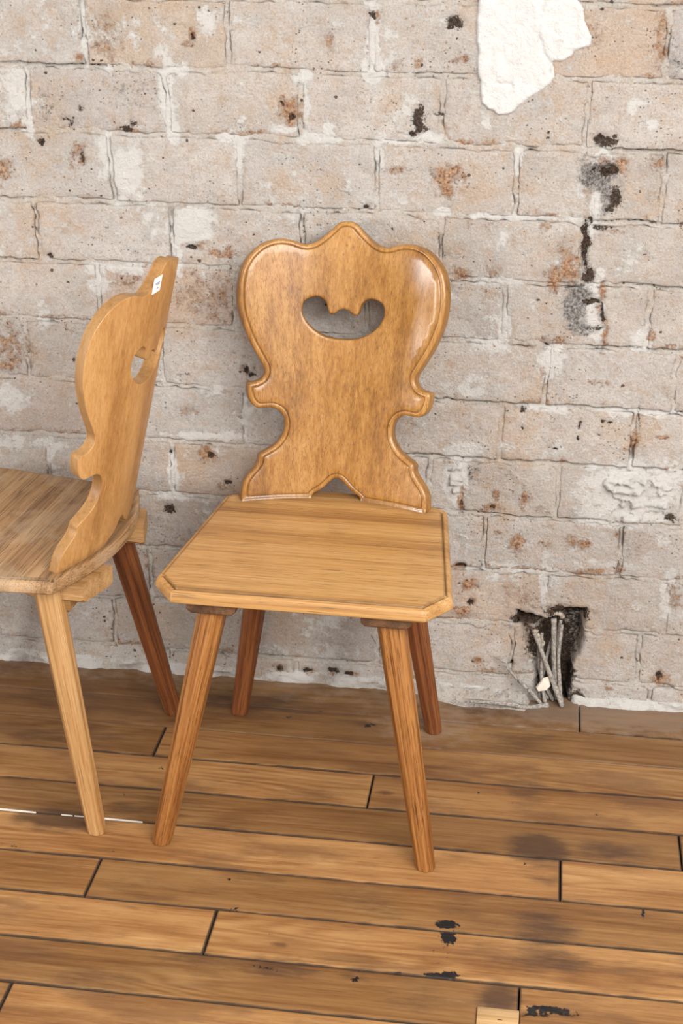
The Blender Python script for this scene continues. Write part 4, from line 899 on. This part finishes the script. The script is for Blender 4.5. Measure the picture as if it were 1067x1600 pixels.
def build_leg(top, foot, mat, parent, rt=0.0235, rb=0.0160, ph=0.3):
    T = Vector(top); F = Vector(foot); ax = (T-F); L = ax.length; q = ax.to_track_quat('Z', 'X')
    inv = q.inverted()
    # plane z = 0 of the chair in the leg's own coordinates
    V = []; rings = 0
    def ring(z, r, cut=False):
        nonlocal rings
        for k in range(16):
            # octagon with narrow arrises
            base = (k//2)*math.pi/4 + ph; a_ = base + (0.085 if k % 2 else -0.085) + math.pi/8
            rr_ = r
            x, y = rr_*math.cos(a_), rr_*math.sin(a_)
            zz = z
            if cut:
                w = q @ Vector((x, y, 0)); n = (q @ Vector((0, 0, 1))).z
                zz = (-w.z)/n + z
            V.append((x, y, zz))
        rings += 1
    ring(0, rb*0.86, True); ring(0.0018, rb*0.97, True); ring(0.006, rb*1.0, True)
    for t in np.linspace(0.06, 1.0, 8):
        bulge = 1.0+0.02*math.sin(math.pi*t)
        ring(L*t, (rb+(rt-rb)*t**0.85)*bulge)
    Fc = []
    for i in range(rings-1):
        for k in range(16):
            Fc.append((i*16+k, i*16+(k+1) % 16, (i+1)*16+(k+1) % 16, (i+1)*16+k))
    Fc.append(tuple(range(16))[::-1]); Fc.append(tuple((rings-1)*16+k for k in range(16)))
    o = link('leg', mesh('leg', V, Fc), mat, parent, smooth=False)
    o.location = F; o.rotation_mode = 'QUATERNION'; o.rotation_quaternion = q
    return o

def build_batten(sgn, mat, parent, zt, y0=-0.003, cf=0.137, cb=0.114, w=0.039, th=0.0185):
    # thin at the front, thick under the back board; the rear end follows the curve of the seat
    V = []; y1 = 0.40
    stations = [(0.0, 0.88, 1.0), (0.004, 1.0, 1.0), (0.66, 1.0, 1.0), (0.80, 1.0, 1.9), (0.985, 1.0, 1.9), (1.0, 0.95, 1.78)]
    for f, s, dp in stations:
        y = y0+(y1-y0)*f
        c = cf+(cb-cf)*f
        hh = th*dp
        prof = [(-w, 0), (-w, -hh+0.006), (-w+0.007, -hh), (w-0.007, -hh), (w, -hh+0.006), (w, 0)]
        for x, z in prof:
            xx = c+x*(0.97+0.03*s)
            yy = y
            if f > 0.9: yy = YE - xx*xx/2/RE + 0.013 - (0.005 if f < 1 else 0.0)
            V.append((sgn*xx, yy, zt+z*(s if (z < 0 and f < 0.01) else 1)))
    n = 6; Fc = []
    for i in range(len(stations)-1):
        for k in range(n):
            Fc.append((i*n+k, i*n+(k+1) % n, (i+1)*n+(k+1) % n, (i+1)*n+k))
    Fc.append(tuple(range(n))[::-1]); Fc.append(tuple((len(stations)-1)*n+k for k in range(n)))
    if sgn < 0: Fc = [f[::-1] for f in Fc]
    return link('batten', mesh('batten', V, Fc), mat, parent, smooth=False)

def build_tenon(sgn, mat, parent, zt, x=0.131, y=0.358):
    a, b, h = 0.020, 0.013, 0.017
    c = sgn*x
    V = [(c-a, y-b, zt), (c+a, y-b, zt), (c+a, y+b, zt), (c-a, y+b, zt),
         (c-a, y-b, zt-h), (c+a, y-b, zt-h), (c+a, y+b, zt-h), (c-a, y+b, zt-h),
         (c-a*0.6, y-b*0.5, zt-h-0.007), (c+a*0.6, y-b*0.5, zt-h-0.007), (c+a*0.6, y+b*0.5, zt-h-0.007), (c-a*0.6, y+b*0.5, zt-h-0.007)]
    Fc = [(0, 1, 2, 3), (0, 4, 5, 1), (1, 5, 6, 2), (2, 6, 7, 3), (3, 7, 4, 0), (4, 8, 9, 5), (5, 9, 10, 6), (6, 10, 11, 7), (7, 11, 8, 4), (11, 10, 9, 8)]
    return link('tenon', mesh('tenon', V, Fc), mat, parent, smooth=False)

def make_chair(loc, rz, label, sp, feet, tops, mats, zs=1.0):
    root = empty('carved_back_chair', (loc[0], loc[1], 0), rz)
    tag(root, label, 'chair', 'carved oak board-back chairs')
    build_seat('seat', sp, mats['seat'], root)
    build_back('backrest', mats['back'], root, zs)
    zt = HS-0.0235
    for s in (-1, 1):
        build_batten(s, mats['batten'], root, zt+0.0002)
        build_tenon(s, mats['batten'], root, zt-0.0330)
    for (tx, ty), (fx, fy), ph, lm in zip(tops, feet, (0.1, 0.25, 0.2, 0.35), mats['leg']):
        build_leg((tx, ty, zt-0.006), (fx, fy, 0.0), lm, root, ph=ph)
    return root

SPA = dict(a=0.1922, b=0.2235, cc=0.0425, wb=0.1877, d=0.362, m=0.0120)
chair_a = make_chair((-0.337, -0.5336), -0.0149, 'golden oak chair facing forward, carved board back with a pierced smile-shaped opening',
    SPA, [(-0.229, -0.019), (0.213, -0.017), (-0.187, 0.400), (0.187, 0.395)], [(-0.137, 0.032), (0.139, 0.032), (-0.118, 0.352), (0.119, 0.350)],
    dict(seat=M_SEAT, back=M_BACK, batten=M_BATTEN, leg=(M_LEG, M_LEG, M_LEG_SHADED, M_LEG_SHADED)))
chair_b = make_chair((-1.0693, -0.3148), -1.6571, 'worn pale oak chair seen from behind, small white label on its carved back',
    SPA, [(-0.225, -0.02), (0.215, -0.02), (-0.202, 0.411), (0.188, 0.406)], [(-0.137, 0.032), (0.139, 0.032), (-0.118, 0.345), (0.149, 0.333)],
    dict(seat=M_SEAT2, back=M_BACK2, batten=M_BATTEN2, leg=(M_LEG2, M_LEG2, M_LEG_SHADED, M_LEG2)), zs=1.018)

# the price sticker, stuck on the back face near the tip
def back_point(x, s, off):
    nx, ny, nz = x/RB, 1.0, -TANR; L = math.sqrt(nx*nx+ny*ny+nz*nz)
    return Vector((x+nx/L*off, YB-x*x/2/RB+TANR*s+ny/L*off, HS+s+nz/L*off))
def sticker(name, x0, x1, s0, s1, o0, o1, mat, parent, skew=0.0):
    n = 6; V = []
    for off in (o0, o1):
        for i in range(n+1):
            x = x0+(x1-x0)*i/n
            for s in (s0, s1): V.append(back_point(x+skew*(s-s0), s, off))
    def vi(k, i, j): return k*(n+1)*2+i*2+j
    Fc = []
    for i in range(n):
        Fc.append((vi(1, i, 0), vi(1, i, 1), vi(1, i+1, 1), vi(1, i+1, 0)))
        Fc.append((vi(0, i, 0), vi(0, i+1, 0), vi(0, i+1, 1), vi(0, i, 1)))
        for j in (0, 1):
            f = (vi(0, i, j), vi(1, i, j), vi(1, i+1, j), vi(0, i+1, j)); Fc.append(f if j == 0 else f[::-1])
    Fc += [(vi(0, 0, 0), vi(0, 0, 1), vi(1, 0, 1), vi(1, 0, 0)), (vi(0, n, 0), vi(1, n, 0), vi(1, n, 1), vi(0, n, 1))]
    return link(name, mesh(name, V, Fc), mat, parent, smooth=False)
st = sticker('price_label', 0.020, 0.0470, 0.434, 0.459, TB, TB+0.0004, M_PAPER, chair_b)
st['label'] = 'small white paper label with faint print'
for (xa, xb, s) in [(0.026, 0.041, 0.4495), (0.026, 0.038, 0.4470), (0.028, 0.034, 0.4405)]:
    sticker('print_line', xa, xb, s-0.0007, s+0.0007, TB+0.0003, TB+0.0006, M_INK, st)

# ---------------------------------------------------------------- twigs stuffed into the hole
def tube(name, pts, r0, r1, mat, seed=0, knots=0.18):
    P = [Vector(p) for p in pts]
    # smooth path
    Q = []
    for i in range(len(P)-1):
        p0 = P[max(i-1, 0)]; p1 = P[i]; p2 = P[i+1]; p3 = P[min(i+2, len(P)-1)]
        for t in np.linspace(0, 1, 7, endpoint=False):
            Q.append(0.5*((2*p1)+(p2-p0)*t+(2*p0-5*p1+4*p2-p3)*t*t+(-p0+3*p1-3*p2+p3)*t**3))
    Q.append(P[-1]); n = len(Q); k = 8; V = []
    rr = random.Random(seed)
    for i, c in enumerate(Q):
        d = (Q[min(i+1, n-1)]-Q[max(i-1, 0)]).normalized()
        u = d.orthogonal().normalized(); v = d.cross(u)
        r = (r0+(r1-r0)*i/(n-1))*(1+knots*math.sin(i*1.9+seed)*rr.random())
        for j in range(k):
            a = 2*math.pi*j/k; w = r*(1+0.12*math.sin(3*a+seed+i*0.4))
            V.append(c+u*w*math.cos(a)+v*w*math.sin(a))
    Fc = [(i*k+j, i*k+(j+1) % k, (i+1)*k+(j+1) % k, (i+1)*k+j) for i in range(n-1) for j in range(k)]
    Fc.append(tuple(range(k))[::-1]); Fc.append(tuple((n-1)*k+j for j in range(k)))
    return link(name, mesh(name, V, Fc), mat)
def lay(pts, ys): return [(x, y, max(z, 0.004)) for (x, z), y in zip(pts, ys)]
GRP = 'dry twigs stuffed in the wall hole'
def twig(key, ys, r0, r1, label, mat=M_TWIG, seed=1):
    tag(tube('twig', lay(TW[key], ys), r0*1.22, r1*1.22, mat, seed), label, 'twig', GRP)
twig('t1', [0.004, 0.003, 0.000, -0.008], 0.0044, 0.0048, 'thickest upright grey twig in the middle of the wall hole', M_TWIG, 1)
twig('t2', [-0.006, -0.008, -0.014, -0.022], 0.0034, 0.0042, 'grey twig slanting from upper left to lower right across the bundle', M_TWIG, 2)
twig('t3', [0.014, 0.012, 0.008, 0.002], 0.0026, 0.0036, 'thin dark twig leaning left behind the slanting one, foot behind the pale chip', M_TWIG, 3)
twig('t4', [0.012, 0.012, 0.008, 0.002], 0.0026, 0.0036, 'thin upright twig just right of the thickest one', M_TWIG, 4)
twig('t5', [0.010, 0.004, -0.002], 0.0032, 0.0034, 'short grey twig at the left side of the bundle', M_TWIG, 5)
twig('t6', [-0.012, -0.016, -0.018, -0.018, -0.018], 0.0016, 0.0034, 'thin bent twig sticking out of the bundle up to the left', M_TWIG, 6)
tag(tube('twig', [(0.083, -0.004, 0.172), (0.081, -0.004, 0.11), (0.085, -0.006, 0.06), (0.091, -0.014, 0.004)], 0.0030, 0.0042, M_TWIG, 14), 'grey twig at the right edge of the bundle, widest at its foot', 'twig', GRP)
tag(tube('twig', [(0.046, -0.002, 0.150), (0.050, -0.004, 0.10), (0.052, -0.007, 0.05), (0.062, -0.016, 0.004)], 0.0028, 0.0040, M_TWIG, 15), 'grey twig at the left edge of the bundle beside the pale chip', 'twig', GRP)
twig('t7', [-0.062, -0.056, -0.046, -0.036, -0.022], 0.0030, 0.0042, 'grey twig lying low along the floor, pointing left out of the hole', M_TWIG, 7)
tag(tube('twig', [(TW['knob'][0][0], 0.000, TW['knob'][0][1]), (TW['knob'][1][0], -0.002, TW['knob'][1][1]), (TW['knob'][2][0], -0.003, TW['knob'][2][1]), (TW['knob'][3][0], 0.001, TW['knob'][3][1])], 0.0042, 0.0052, M_TWIGP, 9, 0.5), 'short pale knobbly twig at the upper left of the bundle', 'twig', GRP)
tag(tube('twig', [(0.0663, 0.010, 0.186), (0.0715, 0.006, 0.190), (0.079, 0.006, 0.189), (0.0825, 0.012, 0.181)], 0.0030, 0.0044, M_TWIGP, 12, 0.6), 'pale frayed stub curled over the top of the bundle', 'twig', GRP)

def chip(name, pts, y0, y1, mat):
    n = len(pts); c = np.mean(pts, 0)
    V = [(c[0]+(x-c[0])*0.86, y0, c[1]+(z-c[1])*0.86) for x, z in pts] + [(x, (y0+y1)/2+0.001, z) for x, z in pts] + [(c[0]+(x-c[0])*0.9, y1, c[1]+(z-c[1])*0.9) for x, z in pts]
    V = V + [(c[0], y0-0.0012, c[1]), (c[0], y1+0.001, c[1])]
    Fc = []
    for r in range(2):
        for k in range(n): Fc.append((r*n+k, r*n+(k+1) % n, (r+1)*n+(k+1) % n, (r+1)*n+k))
    for k in range(n):
        Fc.append((k, 3*n, (k+1) % n)); Fc.append((2*n+k, 2*n+(k+1) % n, 3*n+1))
    return link(name, mesh(name, V, Fc), mat, smooth=False)
tag(chip('plaster_chip', TW['flake'], -0.018, -0.010, M_FLAKE), 'cream plaster chip caught among the twigs', 'plaster chip')
